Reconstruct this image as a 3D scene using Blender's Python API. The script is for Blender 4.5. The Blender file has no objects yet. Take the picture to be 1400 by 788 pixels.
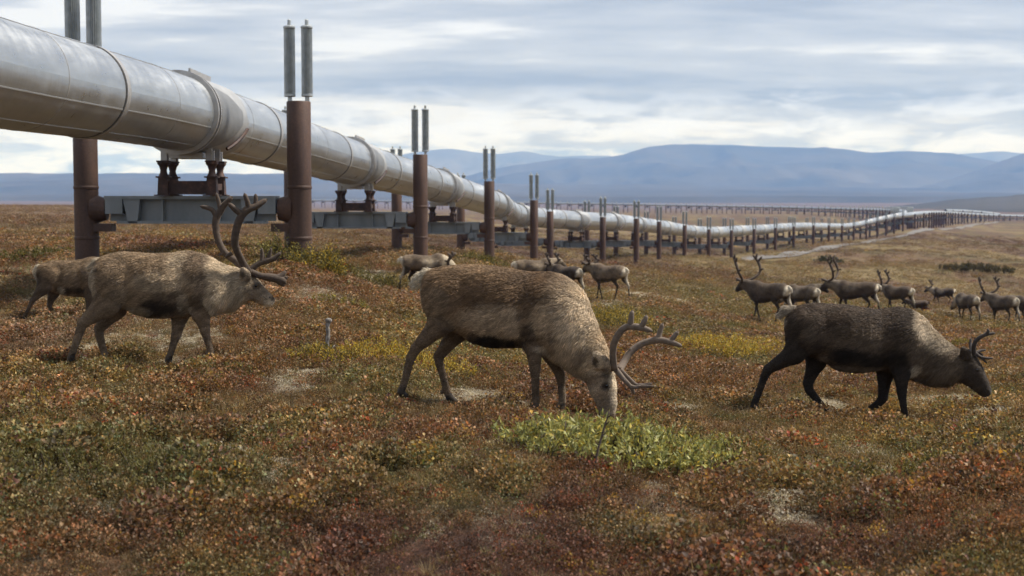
import bpy, bmesh, math, random
import numpy as np
from mathutils import Vector, Matrix
R = math.radians
rnd = random.Random(7)
rng = np.random.default_rng(11)
S = bpy.context.scene
C = S.collection

# ------------------------------------------------------------------ camera, sky, sun, exposure
EYE = 1.65                      # eye height over the near ground
F = 1944.0                      # focal length in photo pixels (50 mm on a 36 mm frame)
HZ = 275.0                      # photo row of the eye-level horizon
PITCH = math.atan((394 - HZ) / F)
cam = bpy.data.cameras.new('camera'); camo = bpy.data.objects.new('camera', cam); C.objects.link(camo)
cam.sensor_width = 36; cam.lens = 36 * F / 1400
cam.clip_start = 0.1; cam.clip_end = 60000
camo.location = (0, 0, EYE); camo.rotation_euler = (math.pi / 2 - PITCH, 0, 0)
cam.dof.use_dof = True; cam.dof.focus_distance = 12.6; cam.dof.aperture_fstop = 3.2
S.camera = camo

SUN_EL, SUN_AZ = R(55), R(80)   # azimuth from +Y towards +X: high on the right
sl = bpy.data.lights.new('sun', 'SUN'); sl.energy = 3.6; sl.angle = R(8); sl.color = (1.0, 0.96, 0.91)
so = bpy.data.objects.new('sun', sl); C.objects.link(so)
sdir = Vector((math.sin(SUN_AZ) * math.cos(SUN_EL), math.cos(SUN_AZ) * math.cos(SUN_EL), math.sin(SUN_EL)))
so.rotation_euler = (-sdir).to_track_quat('-Z', 'Y').to_euler(); so.location = (30, 30, 60)

W = bpy.data.worlds.new('World'); S.world = W; W.use_nodes = True
def build_world():
    nt = W.node_tree; N = nt.nodes; L = nt.links; N.clear()
    out = N.new('ShaderNodeOutputWorld'); bg = N.new('ShaderNodeBackground'); bg.inputs[1].default_value = 0.1
    sky = N.new('ShaderNodeTexSky'); sky.sky_type = 'NISHITA'; sky.sun_disc = False
    sky.sun_elevation = SUN_EL; sky.sun_rotation = SUN_AZ; sky.dust_density = 2.0; sky.altitude = 300
    tc = N.new('ShaderNodeTexCoord'); sep = N.new('ShaderNodeSeparateXYZ'); L.new(tc.outputs['Generated'], sep.inputs[0])
    def m(op, a, b=None, c=None, clamp=False):
        n = N.new('ShaderNodeMath'); n.operation = op; n.use_clamp = clamp
        for i, v in enumerate((a, b, c)):
            if v is None: continue
            if isinstance(v, (int, float)): n.inputs[i].default_value = v
            else: L.new(v, n.inputs[i])
        return n.outputs[0]
    zc = m('MAXIMUM', sep.outputs[2], 0.0)
    den = m('ADD', zc, 0.11)                      # a cloud deck seen in perspective, curving down at the horizon
    u = m('DIVIDE', sep.outputs[0], den); v = m('DIVIDE', sep.outputs[1], den)
    def vec(a, b, cz):
        n = N.new('ShaderNodeCombineXYZ')
        for i, q in enumerate((a, b, cz)):
            if isinstance(q, (int, float)): n.inputs[i].default_value = q
            else: L.new(q, n.inputs[i])
        return n.outputs[0]
    def noise(vc, sc, det, ro, dist=0.0):
        n = N.new('ShaderNodeTexNoise'); n.inputs['Scale'].default_value = sc; n.inputs['Detail'].default_value = det
        n.inputs['Roughness'].default_value = ro; n.inputs['Distortion'].default_value = dist
        L.new(vc, n.inputs['Vector']); return n.outputs[0]
    uv = vec(m('MULTIPLY', u, 0.30), v, 3.7)
    n1 = noise(uv, 1.05, 6, 0.52, 0.35)           # broad bands
    n2 = noise(vec(m('MULTIPLY', u, 0.55), v, 9.1), 2.6, 7, 0.55, 0.2)   # finer streaks
    mixv = m('ADD', m('MULTIPLY', n1, 0.60), m('MULTIPLY', n2, 0.40))
    ramp = N.new('ShaderNodeValToRGB'); L.new(mixv, ramp.inputs[0])
    e = ramp.color_ramp.elements
    e[0].position = 0.41; e[0].color = (1.85, 2.12, 2.7, 1)
    e[1].position = 0.60; e[1].color = (5.1, 5.3, 5.8, 1)
    q = ramp.color_ramp.elements.new(0.47); q.color = (2.45, 2.72, 3.3, 1)
    q = ramp.color_ramp.elements.new(0.55); q.color = (3.35, 3.6, 4.15, 1)
    # bank of bright cumulus low over the mountains
    n3 = noise(vec(m('MULTIPLY', sep.outputs[0], 9), m('MULTIPLY', sep.outputs[1], 9), m('MULTIPLY', sep.outputs[2], 34)), 2.0, 9, 0.6, 0.35)
    low = N.new('ShaderNodeMapRange'); low.inputs[1].default_value = 0.085; low.inputs[2].default_value = 0.045
    L.new(sep.outputs[2], low.inputs[0])
    cum = m('MULTIPLY', low.outputs[0], m('MULTIPLY', m('SUBTRACT', n3, 0.43), 7.0, clamp=True), clamp=True)
    mx = N.new('ShaderNodeMix'); mx.data_type = 'RGBA'; L.new(cum, mx.inputs[0])
    L.new(ramp.outputs[0], mx.inputs[6]); mx.inputs[7].default_value = (5.7, 6.2, 7.8, 1)
    mx2 = N.new('ShaderNodeMix'); mx2.data_type = 'RGBA'; mx2.inputs[0].default_value = 0.9
    L.new(sky.outputs[0], mx2.inputs[6]); L.new(mx.outputs[2], mx2.inputs[7])
    L.new(mx2.outputs[2], bg.inputs[0]); L.new(bg.outputs[0], out.inputs[0])
build_world()
S.view_settings.view_transform = 'Standard'; S.view_settings.look = 'None'
S.view_settings.exposure = 0.92; S.view_settings.gamma = 1.0
S.render.engine = 'CYCLES'
S.cycles.use_denoising = True
S.cycles.max_bounces = 6; S.cycles.diffuse_bounces = 2; S.cycles.glossy_bounces = 3; S.cycles.transmission_bounces = 3
S.cycles.volume_bounces = 0; S.cycles.transparent_max_bounces = 4
S.cycles.caustics_reflective = False; S.cycles.caustics_refractive = False

# ------------------------------------------------------------------ pixel helpers
CAMP = np.array([0, 0, EYE])
cp, sp = math.cos(PITCH), math.sin(PITCH)
def ray(px, py):
    x = (px - 700) / F; y = -(py - 394) / F
    return np.array([x, cp + y * sp, -sp + y * cp])          # right, forward, up
def at(px, py, d):
    r = ray(px, py); return CAMP + r * (d / r[1])

# ------------------------------------------------------------------ numpy noise
_perm = np.random.default_rng(3).permutation(4096)
_val = np.random.default_rng(4).random(4096)
def vnoise(x, y):
    xi = np.floor(x).astype(np.int64); yi = np.floor(y).astype(np.int64)
    fx = x - xi; fy = y - yi; fx = fx * fx * (3 - 2 * fx); fy = fy * fy * (3 - 2 * fy)
    h = lambda a, b: _val[_perm[(_perm[a & 4095] + b) & 4095]]
    a = h(xi, yi); b = h(xi + 1, yi); c = h(xi, yi + 1); d = h(xi + 1, yi + 1)
    return (a * (1 - fx) + b * fx) * (1 - fy) + (c * (1 - fx) + d * fx) * fy
def fbm(x, y, o=4, g=0.5):
    s = 0; a = 1; t = 0
    for i in range(o):
        s = s + a * vnoise(x * 2 ** i + 17.3 * i, y * 2 ** i + 5.1 * i); t += a; a *= g
    return s / t
def sstep(a, b, x):
    t = np.clip((x - a) / (b - a), 0, 1); return t * t * (3 - 2 * t)

# ------------------------------------------------------------------ terrain
CT = [ # photo column, photo row of the ground, distance
 (100,788,6.2),(700,788,6.2),(1300,788,6.3),(400,640,8.6),(1000,660,8.5),(1250,650,9.8),
 (100,497,14.4),(150,502,14.1),(230,498,14.4),(290,492,14.3),(40,438,20.2),(80,440,19.8),(30,560,11.2),
 (547,543,12.0),(612,549,11.7),(733,567,11.35),(768,566,11.5),(448,490,14.9),
 (1026,562,13.9),(1132,568,13.9),(1172,573,13.7),(1238,580,13.5),(1390,560,13.7),
 (410,368,27),(115,372,27),(575,372,44.5),(391,352,44.5),(669,359,62),(541,345,62),(730,363,79),(640,350,79),(750,362,95),
 (824,364,106),(870,367,115),(901,355,134),(936,354,150),(969,353.5,167),(1000,353,180),(1031,347.5,193),
 (1060,343.5,207),(1085,339.5,222),(1112,335,245),(1133,333,268),(1151,331,292),(1167,328.5,320),(1220,321,352),
 (1241,316,364),(1270,312,440),(1308,306,640),(1400,300.5,900),(1600,300,1000),
 (200,332,46),(60,330,50),(200,312,80),(50,300,120),(50,288,230),(250,291,240),(420,297,260),
 (585,402,40),(520,398,39),(780,412,44),(850,411,43.5),(1050,443,42),(1170,432,48),(1230,428,54),(1323,443,53),(1372,446,51),(1290,419,84),
 (1330,371,135),(1133,362,150),(1380,350,200),(1350,322,380),(960,292,900),(700,291,900),(1150,292,850),
 (50,281,1300),(500,287,1200),(300,280,3000),(900,283,3000),(1400,283,3000),(0,268,7000),(500,268,7000),(1000,268,7000),(1400,268,7000),
 (-300,500,14),(-300,372,27),(-300,300,120),(-300,281,1300),(1700,560,13.5),(1700,440,55),(1700,330,380)]
CT = np.array(CT, float)
def tcoord(x, y):
    y = np.maximum(y, 3.0); d = y
    px = np.clip(700 + F * x / d, -500, 1900)
    return px / 300.0, np.log(np.clip(d, 5.0, 9000)) * 1.35
def bump(x, y):
    d = np.hypot(x, y)
    a = 0.055 + 0.0016 * np.clip(d, 0, 250)
    return a * (fbm(x / 1.9 + 40, y / 1.9 + 40, 3) - 0.5) * np.clip(60 / (d + 20), 0, 1) + np.clip(d / 60, 0, 1.6) * 0.7 * (fbm(x / 23 + 9, y / 23 + 3, 3) - 0.5) * np.clip(d / 40 - .6, 0, 1)
_cw = np.array([at(*c) for c in CT])
def _tps(r2): return np.where(r2 > 1e-12, 0.5 * r2 * np.log(r2 + 1e-12), 0)
_cu, _cv = tcoord(_cw[:, 0], _cw[:, 1])
_scale = np.maximum(_cw[:, 1], 8.0)
def _fit(extra=None):
    global _cu, _cv, _w
    n = len(_cu)
    z = (_cw[:, 2] - EYE - bump(_cw[:, 0], _cw[:, 1])) / _scale * 100       # fit angles, not heights
    A = np.zeros((n + 3, n + 3))
    A[:n, :n] = _tps((_cu[:, None] - _cu) ** 2 + (_cv[:, None] - _cv) ** 2) + np.eye(n) * 2e-4
    P = np.stack([np.ones(n), _cu, _cv], 1); A[:n, n:] = P; A[n:, :n] = P.T
    _w = np.linalg.solve(A, np.concatenate([z, np.zeros(3)]))
_fit()
def gz(x, y):
    x = np.asarray(x, float); y = np.asarray(y, float)
    sh = np.broadcast(x, y).shape
    x = np.broadcast_to(x, sh).ravel(); y = np.broadcast_to(y, sh).ravel()
    out = np.empty(x.size)
    for i in range(0, x.size, 60000):
        xx = x[i:i + 60000]; yy = y[i:i + 60000]
        u, v = tcoord(xx, yy)
        k = _tps((u[:, None] - _cu) ** 2 + (v[:, None] - _cv) ** 2)
        a = k @ _w[:-3] + _w[-3] + _w[-2] * u + _w[-1] * v
        out[i:i + 60000] = EYE + a / 100 * np.clip(yy, 8.0, 9000) + bump(xx, yy)
    return out.reshape(sh)
def g1(x, y): return float(gz(np.array([x]), np.array([y]))[0])
def hit(px, py, lo=4.0, hi=3000.0):
    r = ray(px, py); d = np.exp(np.linspace(math.log(lo), math.log(hi), 1500))
    p = CAMP + r[None] * (d / r[1])[:, None]
    below = p[:, 2] < gz(p[:, 0], p[:, 1])
    i = int(np.argmax(below)) if below.any() else len(d) - 1
    return p[i]

# ------------------------------------------------------------------ node material helper
class NM:
    def __init__(s, name):
        s.m = bpy.data.materials.new(name); s.m.use_nodes = True; s.t = s.m.node_tree; s.N = s.t.nodes; s.L = s.t.links
        s.b = s.N['Principled BSDF']; s.out = s.N['Material Output']
    def put(s, sock, v):
        if hasattr(v, 'is_linked') or isinstance(v, bpy.types.NodeSocket): s.L.new(v, sock)
        else: sock.default_value = v
    def set(s, **k):
        for a, v in k.items(): s.put(s.b.inputs[a.replace('_', ' ')], v)
        return s
    def coord(s, kind='Object'):
        n = s.N.new('ShaderNodeTexCoord'); return n.outputs[kind]
    def pos(s): return s.N.new('ShaderNodeNewGeometry').outputs['Position']
    def mapping(s, v, sc): 
        n = s.N.new('ShaderNodeMapping'); s.L.new(v, n.inputs[0]); n.inputs['Scale'].default_value = sc; return n.outputs[0]
    def noise(s, v, sc, det=4, ro=0.55, dist=0):
        n = s.N.new('ShaderNodeTexNoise'); s.L.new(v, n.inputs['Vector']); n.inputs['Scale'].default_value = sc
        n.inputs['Detail'].default_value = det; n.inputs['Roughness'].default_value = ro; n.inputs['Distortion'].default_value = dist
        return n.outputs[0]
    def ramp(s, f, *stops):
        n = s.N.new('ShaderNodeValToRGB'); s.L.new(f, n.inputs[0]); e = n.color_ramp.elements
        while len(e) < len(stops): e.new(0.5)
        for q, (p, c) in zip(e, stops):
            q.position = p; q.color = (c, c, c, 1) if isinstance(c, (int, float)) else (*c, 1)
        return n.outputs[0]
    def math(s, op, a, b=0.0, clamp=False):
        n = s.N.new('ShaderNodeMath'); n.operation = op; n.use_clamp = clamp; s.put(n.inputs[0], a); s.put(n.inputs[1], b); return n.outputs[0]
    def mix(s, f, a, b, mode='MIX'):
        n = s.N.new('ShaderNodeMix'); n.data_type = 'RGBA'; n.blend_type = mode
        s.put(n.inputs[0], f)
        for i, v in ((6, a), (7, b)):
            if isinstance(v, tuple): n.inputs[i].default_value = (*v, 1) if len(v) == 3 else v
            elif isinstance(v, (int, float)): n.inputs[i].default_value = (v, v, v, 1)
            else: s.L.new(v, n.inputs[i])
        return n.outputs[2]
    def attr(s, name, kind='GEOMETRY'):
        n = s.N.new('ShaderNodeAttribute'); n.attribute_name = name; n.attribute_type = kind; return n
    def bump(s, h, st, dist=0.02):
        n = s.N.new('ShaderNodeBump'); s.L.new(h, n.inputs['Height']); n.inputs['Strength'].default_value = st; n.inputs['Distance'].default_value = dist
        s.L.new(n.outputs[0], s.b.inputs['Normal'])
    def rand(s): return s.N.new('ShaderNodeObjectInfo').outputs['Random']

M = {}
def mk_materials():
    # galvanised pipe jacket
    a = NM('pipe_jacket'); o = a.coord('UV')
    n1 = a.noise(a.mapping(o, (0.35, 6, 1)), 3.0, 5, 0.6); n2 = a.noise(a.mapping(o, (60, 1.2, 1)), 3, 4, 0.6); n3 = a.noise(a.mapping(o, (1, 1, 1)), 5, 6, 0.6)
    t = a.math('ADD', a.math('MULTIPLY', n1, 0.5), a.math('MULTIPLY', n2, 0.5))
    base = a.ramp(t, (0.34, (0.40, 0.412, 0.415)), (0.66, (0.60, 0.614, 0.615)))
    tint = a.ramp(a.rand(), (0, (0.88, 0.88, 0.88)), (1, (1.05, 1.05, 1.04)))
    a.set(Base_Color=a.mix(1.0, base, tint, 'MULTIPLY'), Metallic=0.82, Roughness=a.ramp(a.math('ADD', a.math('MULTIPLY', n3, 0.5), a.math('MULTIPLY', n1, 0.5)), (0.34, 0.24), (0.66, 0.46)))
    a.b.inputs['Anisotropic'].default_value = 0.35
    a.bump(n1, 0.05, 0.02); M['jacket'] = a.m
    a = NM('saddle_plate'); o = a.coord('Object'); n = a.noise(o, 3, 5, 0.6)
    a.set(Base_Color=a.ramp(n, (0.3, (0.33, 0.33, 0.32)), (0.75, (0.47, 0.465, 0.45))), Metallic=0.55, Roughness=0.5); M['saddle'] = a.m
    a = NM('flank_plate_shaded'); n = a.noise(a.coord('Object'), 3, 5, 0.6); a.set(Base_Color=a.ramp(n, (0.3, (0.17, 0.17, 0.168)), (0.75, (0.25, 0.25, 0.245))), Metallic=0.4, Roughness=0.5); M['flank'] = a.m  # darker grey paints in the shade of a recessed saddle panel
    a = NM('band_steel'); o = a.coord('Object'); n = a.noise(o, 6, 4, 0.6)
    a.set(Base_Color=a.ramp(n, (0.3, (0.36, 0.34, 0.32)), (0.75, (0.5, 0.48, 0.45))), Metallic=0.6, Roughness=0.45); M['band'] = a.m
    a = NM('dark_gasket'); a.set(Base_Color=(0.035, 0.033, 0.03, 1), Roughness=0.7); M['dark'] = a.m
    a = NM('rusty_steel'); o = a.pos(); n = a.noise(a.mapping(o, (1, 1, 0.25)), 3.2, 6, 0.62); n2 = a.noise(o, 30, 4, 0.6); n3 = a.noise(a.mapping(o, (6, 6, .5)), 2.2, 4, .6)
    c = a.ramp(a.math('ADD', a.math('MULTIPLY', n, 0.6), a.math('MULTIPLY', n2, 0.4)), (0.30, (0.034, 0.018, 0.012)), (0.52, (0.076, 0.039, 0.025)), (0.72, (0.140, 0.071, 0.042)))
    c = a.mix(a.ramp(n3, (0.55, 0.0), (0.72, 0.5)), c, (0.04, 0.022, 0.02))
    a.set(Base_Color=c, Roughness=0.62, Metallic=0.1); a.bump(n2, 0.25, 0.006); M['rust'] = a.m
    a = NM('rusty_shoe_steel'); o = a.pos(); n = a.noise(o, 7, 6, 0.62)
    a.set(Base_Color=a.ramp(n, (0.3, (0.022, 0.014, 0.012)), (0.55, (0.06, 0.030, 0.022)), (0.75, (0.16, 0.075, 0.045))), Roughness=0.7); a.bump(n, 0.3, 0.01); M['shoe'] = a.m
    a = NM('grey_painted_steel'); o = a.pos(); n = a.noise(a.mapping(o, (1, 1, 0.4)), 2.5, 6, 0.6)
    a.set(Base_Color=a.ramp(n, (0.3, (0.16, 0.175, 0.18)), (0.7, (0.25, 0.265, 0.27))), Roughness=0.5, Metallic=0.25); a.bump(n, 0.1, 0.01); M['beam'] = a.m
    a = NM('radiator_aluminium'); o = a.pos(); n = a.noise(o, 8, 3, 0.5)
    a.set(Base_Color=a.ramp(n, (0.3, (0.36, 0.38, 0.37)), (0.7, (0.5, 0.52, 0.51))), Metallic=0.55, Roughness=0.42); M['radiator'] = a.m
    # ground
    a = NM('tundra_ground'); p = a.pos(); at_ = a.attr('col')
    n1 = a.noise(p, 3.0, 8, 0.65); n2 = a.noise(p, 22.0, 6, 0.7); n3 = a.noise(p, 0.35, 6, 0.6)
    v = a.math('ADD', a.math('MULTIPLY', n1, 0.45), a.math('ADD', a.math('MULTIPLY', n2, 0.35), a.math('MULTIPLY', n3, 0.2)))
    mul = a.ramp(v, (0.34, (0.42, 0.42, 0.44)), (0.5, (1, 1, 1)), (0.64, (1.75, 1.65, 1.5)))
    a.set(Base_Color=a.mix(1.0, at_.outputs[0], mul, 'MULTIPLY'), Roughness=0.95); a.b.inputs['Specular IOR Level'].default_value = 0.15
    a.bump(v, 0.9, 0.10); M['ground'] = a.m
    # leaves: colour comes from the plant (instancer attribute) and the leaf (own attribute)
    def leafmat(name, kind):
        a = NM(name)
        c1 = a.attr('col', kind); c2 = a.attr('leaf')
        col = a.mix(1.0, c1.outputs[0], c2.outputs[0], 'MULTIPLY')
        a.set(Base_Color=col, Roughness=0.55); a.b.inputs['Specular IOR Level'].default_value = 0.22
        tr = a.N.new('ShaderNodeBsdfTranslucent'); a.L.new(a.mix(1.0, col, (1.25, 1.1, 0.7), 'MULTIPLY'), tr.inputs[0])
        mx = a.N.new('ShaderNodeMixShader'); mx.inputs[0].default_value = 0.32
        a.L.new(a.b.outputs[0], mx.inputs[1]); a.L.new(tr.outputs[0], mx.inputs[2]); a.L.new(mx.outputs[0], a.out.inputs[0])
        return a.m
    M['veg'] = leafmat('tundra_leaves', 'INSTANCER')
    M['leaf'] = leafmat('shrub_leaves', 'GEOMETRY')
    a = NM('twig_bark'); n = a.noise(a.pos(), 40, 3); a.set(Base_Color=a.ramp(n, (0.3, (0.035, 0.022, 0.016)), (0.7, (0.085, 0.055, 0.04))), Roughness=0.85); M['twig'] = a.m
    a = NM('weathered_wood'); n = a.noise(a.mapping(a.coord('Object'), (9, 9, 1.6)), 6, 6, 0.65)
    a.set(Base_Color=a.ramp(n, (0.32, (0.05, 0.042, 0.035)), (0.5, (0.2, 0.18, 0.16)), (0.7, (0.42, 0.39, 0.35))), Roughness=0.9); a.bump(n, 0.8, 0.015); M['wood'] = a.m
    # animals
    a = NM('caribou_coat'); c = a.attr('col'); p = a.coord('Object')
    n = a.noise(a.mapping(p, (9, 14, 22)), 2.2, 7, 0.68, 0.6); n2 = a.noise(a.mapping(p, (30, 60, 90)), 1.6, 4, 0.6, 0.4)
    v = a.math('ADD', a.math('MULTIPLY', n, 0.6), a.math('MULTIPLY', n2, 0.4))
    a.set(Base_Color=a.mix(1.0, c.outputs[0], a.ramp(v, (0.36, (0.5, 0.48, 0.46)), (0.5, (1, 1, 1)), (0.66, (1.55, 1.5, 1.42))), 'MULTIPLY'), Roughness=0.85)
    a.b.inputs['Specular IOR Level'].default_value = 0.2; a.b.inputs['Sheen Weight'].default_value = 0.04
    a.bump(v, 0.55, 0.02); M['coat'] = a.m
    a = NM('caribou_fur'); c = a.attr('col'); a.set(Base_Color=c.outputs[0], Roughness=0.6); a.b.inputs['Specular IOR Level'].default_value = 0.25
    tr = a.N.new('ShaderNodeBsdfTranslucent'); a.L.new(c.outputs[0], tr.inputs[0]); mx = a.N.new('ShaderNodeMixShader'); mx.inputs[0].default_value = 0.25
    a.L.new(a.b.outputs[0], mx.inputs[1]); a.L.new(tr.outputs[0], mx.inputs[2]); a.L.new(mx.outputs[0], a.out.inputs[0]); M['fur'] = a.m
    def velvet(name, c0, c1):
        a = NM(name); n = a.noise(a.coord('Object'), 28, 5, 0.6)
        a.set(Base_Color=a.ramp(n, (0.3, c0), (0.7, c1)), Roughness=0.85); a.b.inputs['Sheen Weight'].default_value = 0.12; a.b.inputs['Sheen Roughness'].default_value = 0.35
        a.b.inputs['Sheen Tint'].default_value = (0.9, 0.75, 0.6, 1); a.bump(n, 0.25, 0.006); return a.m
    M['velvet'] = velvet('antler_velvet', (0.040, 0.027, 0.018), (0.092, 0.062, 0.042))
    M['velvet_grey'] = velvet('antler_velvet_grey', (0.105, 0.078, 0.058), (0.19, 0.142, 0.105))
    M['velvet_dark'] = velvet('antler_velvet_dark', (0.028, 0.021, 0.018), (0.06, 0.045, 0.036))
    a = NM('eye_dark'); a.set(Base_Color=(0.008, 0.006, 0.005, 1), Roughness=0.08); M['eye'] = a.m
    a = NM('gravel'); n = a.noise(a.pos(), 2.2, 8, 0.7); n2 = a.noise(a.pos(), .12, 5, 0.6)
    a.set(Base_Color=a.mix(a.ramp(n2, (0.4, 0.0), (0.7, 0.6)), a.ramp(n, (0.3, (0.11, 0.10, 0.09)), (0.7, (0.19, 0.175, 0.158))), (0.12, 0.088, 0.056)), Roughness=0.95); M['gravel'] = a.m
    def mount(name, c0, c1, snow):
        a = NM(name); p = a.pos(); n = a.noise(a.mapping(p, (1, 1, 3)), 0.0016, 8, 0.62); n2 = a.noise(p, 0.0005, 5, 0.6)
        col = a.ramp(a.math('ADD', a.math('MULTIPLY', n, 0.6), a.math('MULTIPLY', n2, 0.4)), (0.35, c0), (0.65, c1))
        if snow:
            sepz = a.N.new('ShaderNodeSeparateXYZ'); a.L.new(p, sepz.inputs[0])
            h = a.math('ADD', a.math('MULTIPLY', sepz.outputs[2], 1 / 500.0), a.math('MULTIPLY', a.math('SUBTRACT', n, 0.5), 1.6))
            col = a.mix(a.ramp(h, (snow, 0.0), (snow + 0.12, 1.0)), col, (0.75, 0.77, 0.8))
        a.set(Base_Color=col, Roughness=1.0); a.b.inputs['Specular IOR Level'].default_value = 0.0; return a.m
    M['mount'] = mount('mountain_slope', (0.038, 0.042, 0.040), (0.105, 0.096, 0.082), None)
    M['mountsnow'] = mount('mountain_snow', (0.07, 0.072, 0.075), (0.14, 0.135, 0.125), 1.0)
mk_materials()

# ------------------------------------------------------------------ object helpers
def mesh_obj(name, V, Fc, mat, parent=None, smooth=True, cols=None, uv=None):
    me = bpy.data.meshes.new(name)
    if isinstance(Fc, np.ndarray) and len(Fc):
        V = np.ascontiguousarray(V, np.float32); n, k = Fc.shape
        me.vertices.add(len(V)); me.vertices.foreach_set('co', V.ravel())
        me.loops.add(n * k); me.loops.foreach_set('vertex_index', np.ascontiguousarray(Fc, np.int32).ravel())
        me.polygons.add(n); me.polygons.foreach_set('loop_start', np.arange(0, n * k, k, dtype=np.int32))
        me.polygons.foreach_set('loop_total', np.full(n, k, np.int32))
        me.update(calc_edges=True)
    else:
        me.from_pydata([tuple(v) for v in V], [], [tuple(f) for f in Fc])
    if smooth: me.polygons.foreach_set('use_smooth', np.ones(len(me.polygons), bool))
    if cols is not None:
        for an, cv in (cols if isinstance(cols, list) else [('col', cols)]):
            ca = me.color_attributes.new(an, 'FLOAT_COLOR', 'POINT')
            cc = np.ones((len(V), 4), np.float32); cc[:, :3] = cv; ca.data.foreach_set('color', cc.ravel())
    if uv is not None:
        ul = me.uv_layers.new(name='UVMap'); li = np.empty(len(me.loops), np.int32); me.loops.foreach_get('vertex_index', li)
        ul.data.foreach_set('uv', np.ascontiguousarray(uv[li], np.float32).ravel())
    me.update()
    ob = bpy.data.objects.new(name, me); C.objects.link(ob)
    if mat: me.materials.append(mat)
    if parent: ob.parent = parent
    return ob
def link_copy(ob, parent, loc=None):
    c = ob.copy(); C.objects.link(c); c.parent = parent
    if loc is not None: c.location = loc
    return c
def tag(o, label=None, cat=None, group=None, kind=None):
    if label: o['label'] = label
    if cat: o['category'] = cat
    if group: o['group'] = group
    if kind: o['kind'] = kind
    return o
def thing(name, label, cat, loc=(0, 0, 0), rz=0.0, group=None):
    o = bpy.data.objects.new(name, None); C.objects.link(o); o.location = loc; o.rotation_euler = (0, 0, rz); o.empty_display_size = 0.2
    return tag(o, label, cat, group)
class MB:
    def __init__(s): s.v = []; s.f = []
    def add(s, V, Fc):
        b = len(s.v); s.v += [tuple(q) for q in V]; s.f += [tuple(i + b for i in q) for q in Fc]; return s
    def box(s, c, size, rz=0.0, taper=1.0):
        hx, hy, hz = size[0] / 2, size[1] / 2, size[2] / 2; V = []
        for z in (-1, 1):
            t = taper if z > 0 else 1.0
            for x, y in ((-1, -1), (1, -1), (1, 1), (-1, 1)):
                a, b = x * hx * t, y * hy * t
                V.append((c[0] + a * math.cos(rz) - b * math.sin(rz), c[1] + a * math.sin(rz) + b * math.cos(rz), c[2] + z * hz))
        return s.add(V, [(3, 2, 1, 0), (4, 5, 6, 7), (0, 1, 5, 4), (1, 2, 6, 5), (2, 3, 7, 6), (3, 0, 4, 7)])
    def lathe(s, c, prof, n=20):           # prof: (r, z)
        V = []; Fc = []
        for r, z in prof:
            for i in range(n):
                a = 2 * math.pi * i / n; V.append((c[0] + r * math.cos(a), c[1] + r * math.sin(a), c[2] + z))
        for k in range(len(prof) - 1):
            for i in range(n):
                j = (i + 1) % n; Fc.append((k * n + i, k * n + j, (k + 1) * n + j, (k + 1) * n + i))
        Fc.append(tuple(range(n - 1, -1, -1))); Fc.append(tuple((len(prof) - 1) * n + i for i in range(n)))
        return s.add(V, Fc)
    def tube(s, P, rad, n=8, cap=True, up=None):
        P = [Vector(p) for p in P]; V = []; Fc = []; ref = Vector((0.13, 0.97, 0.2)).normalized()
        for i, p in enumerate(P):
            d = (P[min(i + 1, len(P) - 1)] - P[max(i - 1, 0)]).normalized()
            if abs(d.dot(ref)) > 0.95: ref2 = Vector((1, 0, 0))
            else: ref2 = ref
            a = d.cross(ref2).normalized(); b = d.cross(a).normalized()
            r = rad[i]; rx, ry = (r if isinstance(r, tuple) else (r, r))
            for k in range(n):
                t = 2 * math.pi * k / n; V.append(p + a * (rx * math.cos(t)) + b * (ry * math.sin(t)))
        for i in range(len(P) - 1):
            for k in range(n):
                j = (k + 1) % n; Fc.append((i * n + k, i * n + j, (i + 1) * n + j, (i + 1) * n + k))
        if cap: Fc.append(tuple(range(n - 1, -1, -1))); Fc.append(tuple((len(P) - 1) * n + k for k in range(n)))
        return s.add(V, Fc)
    def build(s, name, mat, parent=None, smooth=False, auto=None):
        o = mesh_obj(name, s.v, s.f, mat, parent, smooth)
        if auto:
            me = o.data; me.polygons.foreach_set('use_smooth', np.ones(len(me.polygons), bool)); me.set_sharp_from_angle(angle=R(auto))
        return o
def catmull(P, rad, sub=5):
    P = np.array(P, float); rad = np.array(rad, float); n = len(P)
    Q = np.vstack([2 * P[0] - P[1], P, 2 * P[-1] - P[-2]]); out = []; ro = []
    for i in range(n - 1):
        p0, p1, p2, p3 = Q[i:i + 4]
        for t in np.arange(sub) / sub:
            out.append(0.5 * (2 * p1 + (p2 - p0) * t + (2 * p0 - 5 * p1 + 4 * p2 - p3) * t * t + (3 * p1 - p0 - 3 * p2 + p3) * t ** 3)); ro.append(rad[i] * (1 - t) + rad[i + 1] * t)
    out.append(P[-1]); ro.append(rad[-1]); return out, ro

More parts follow.
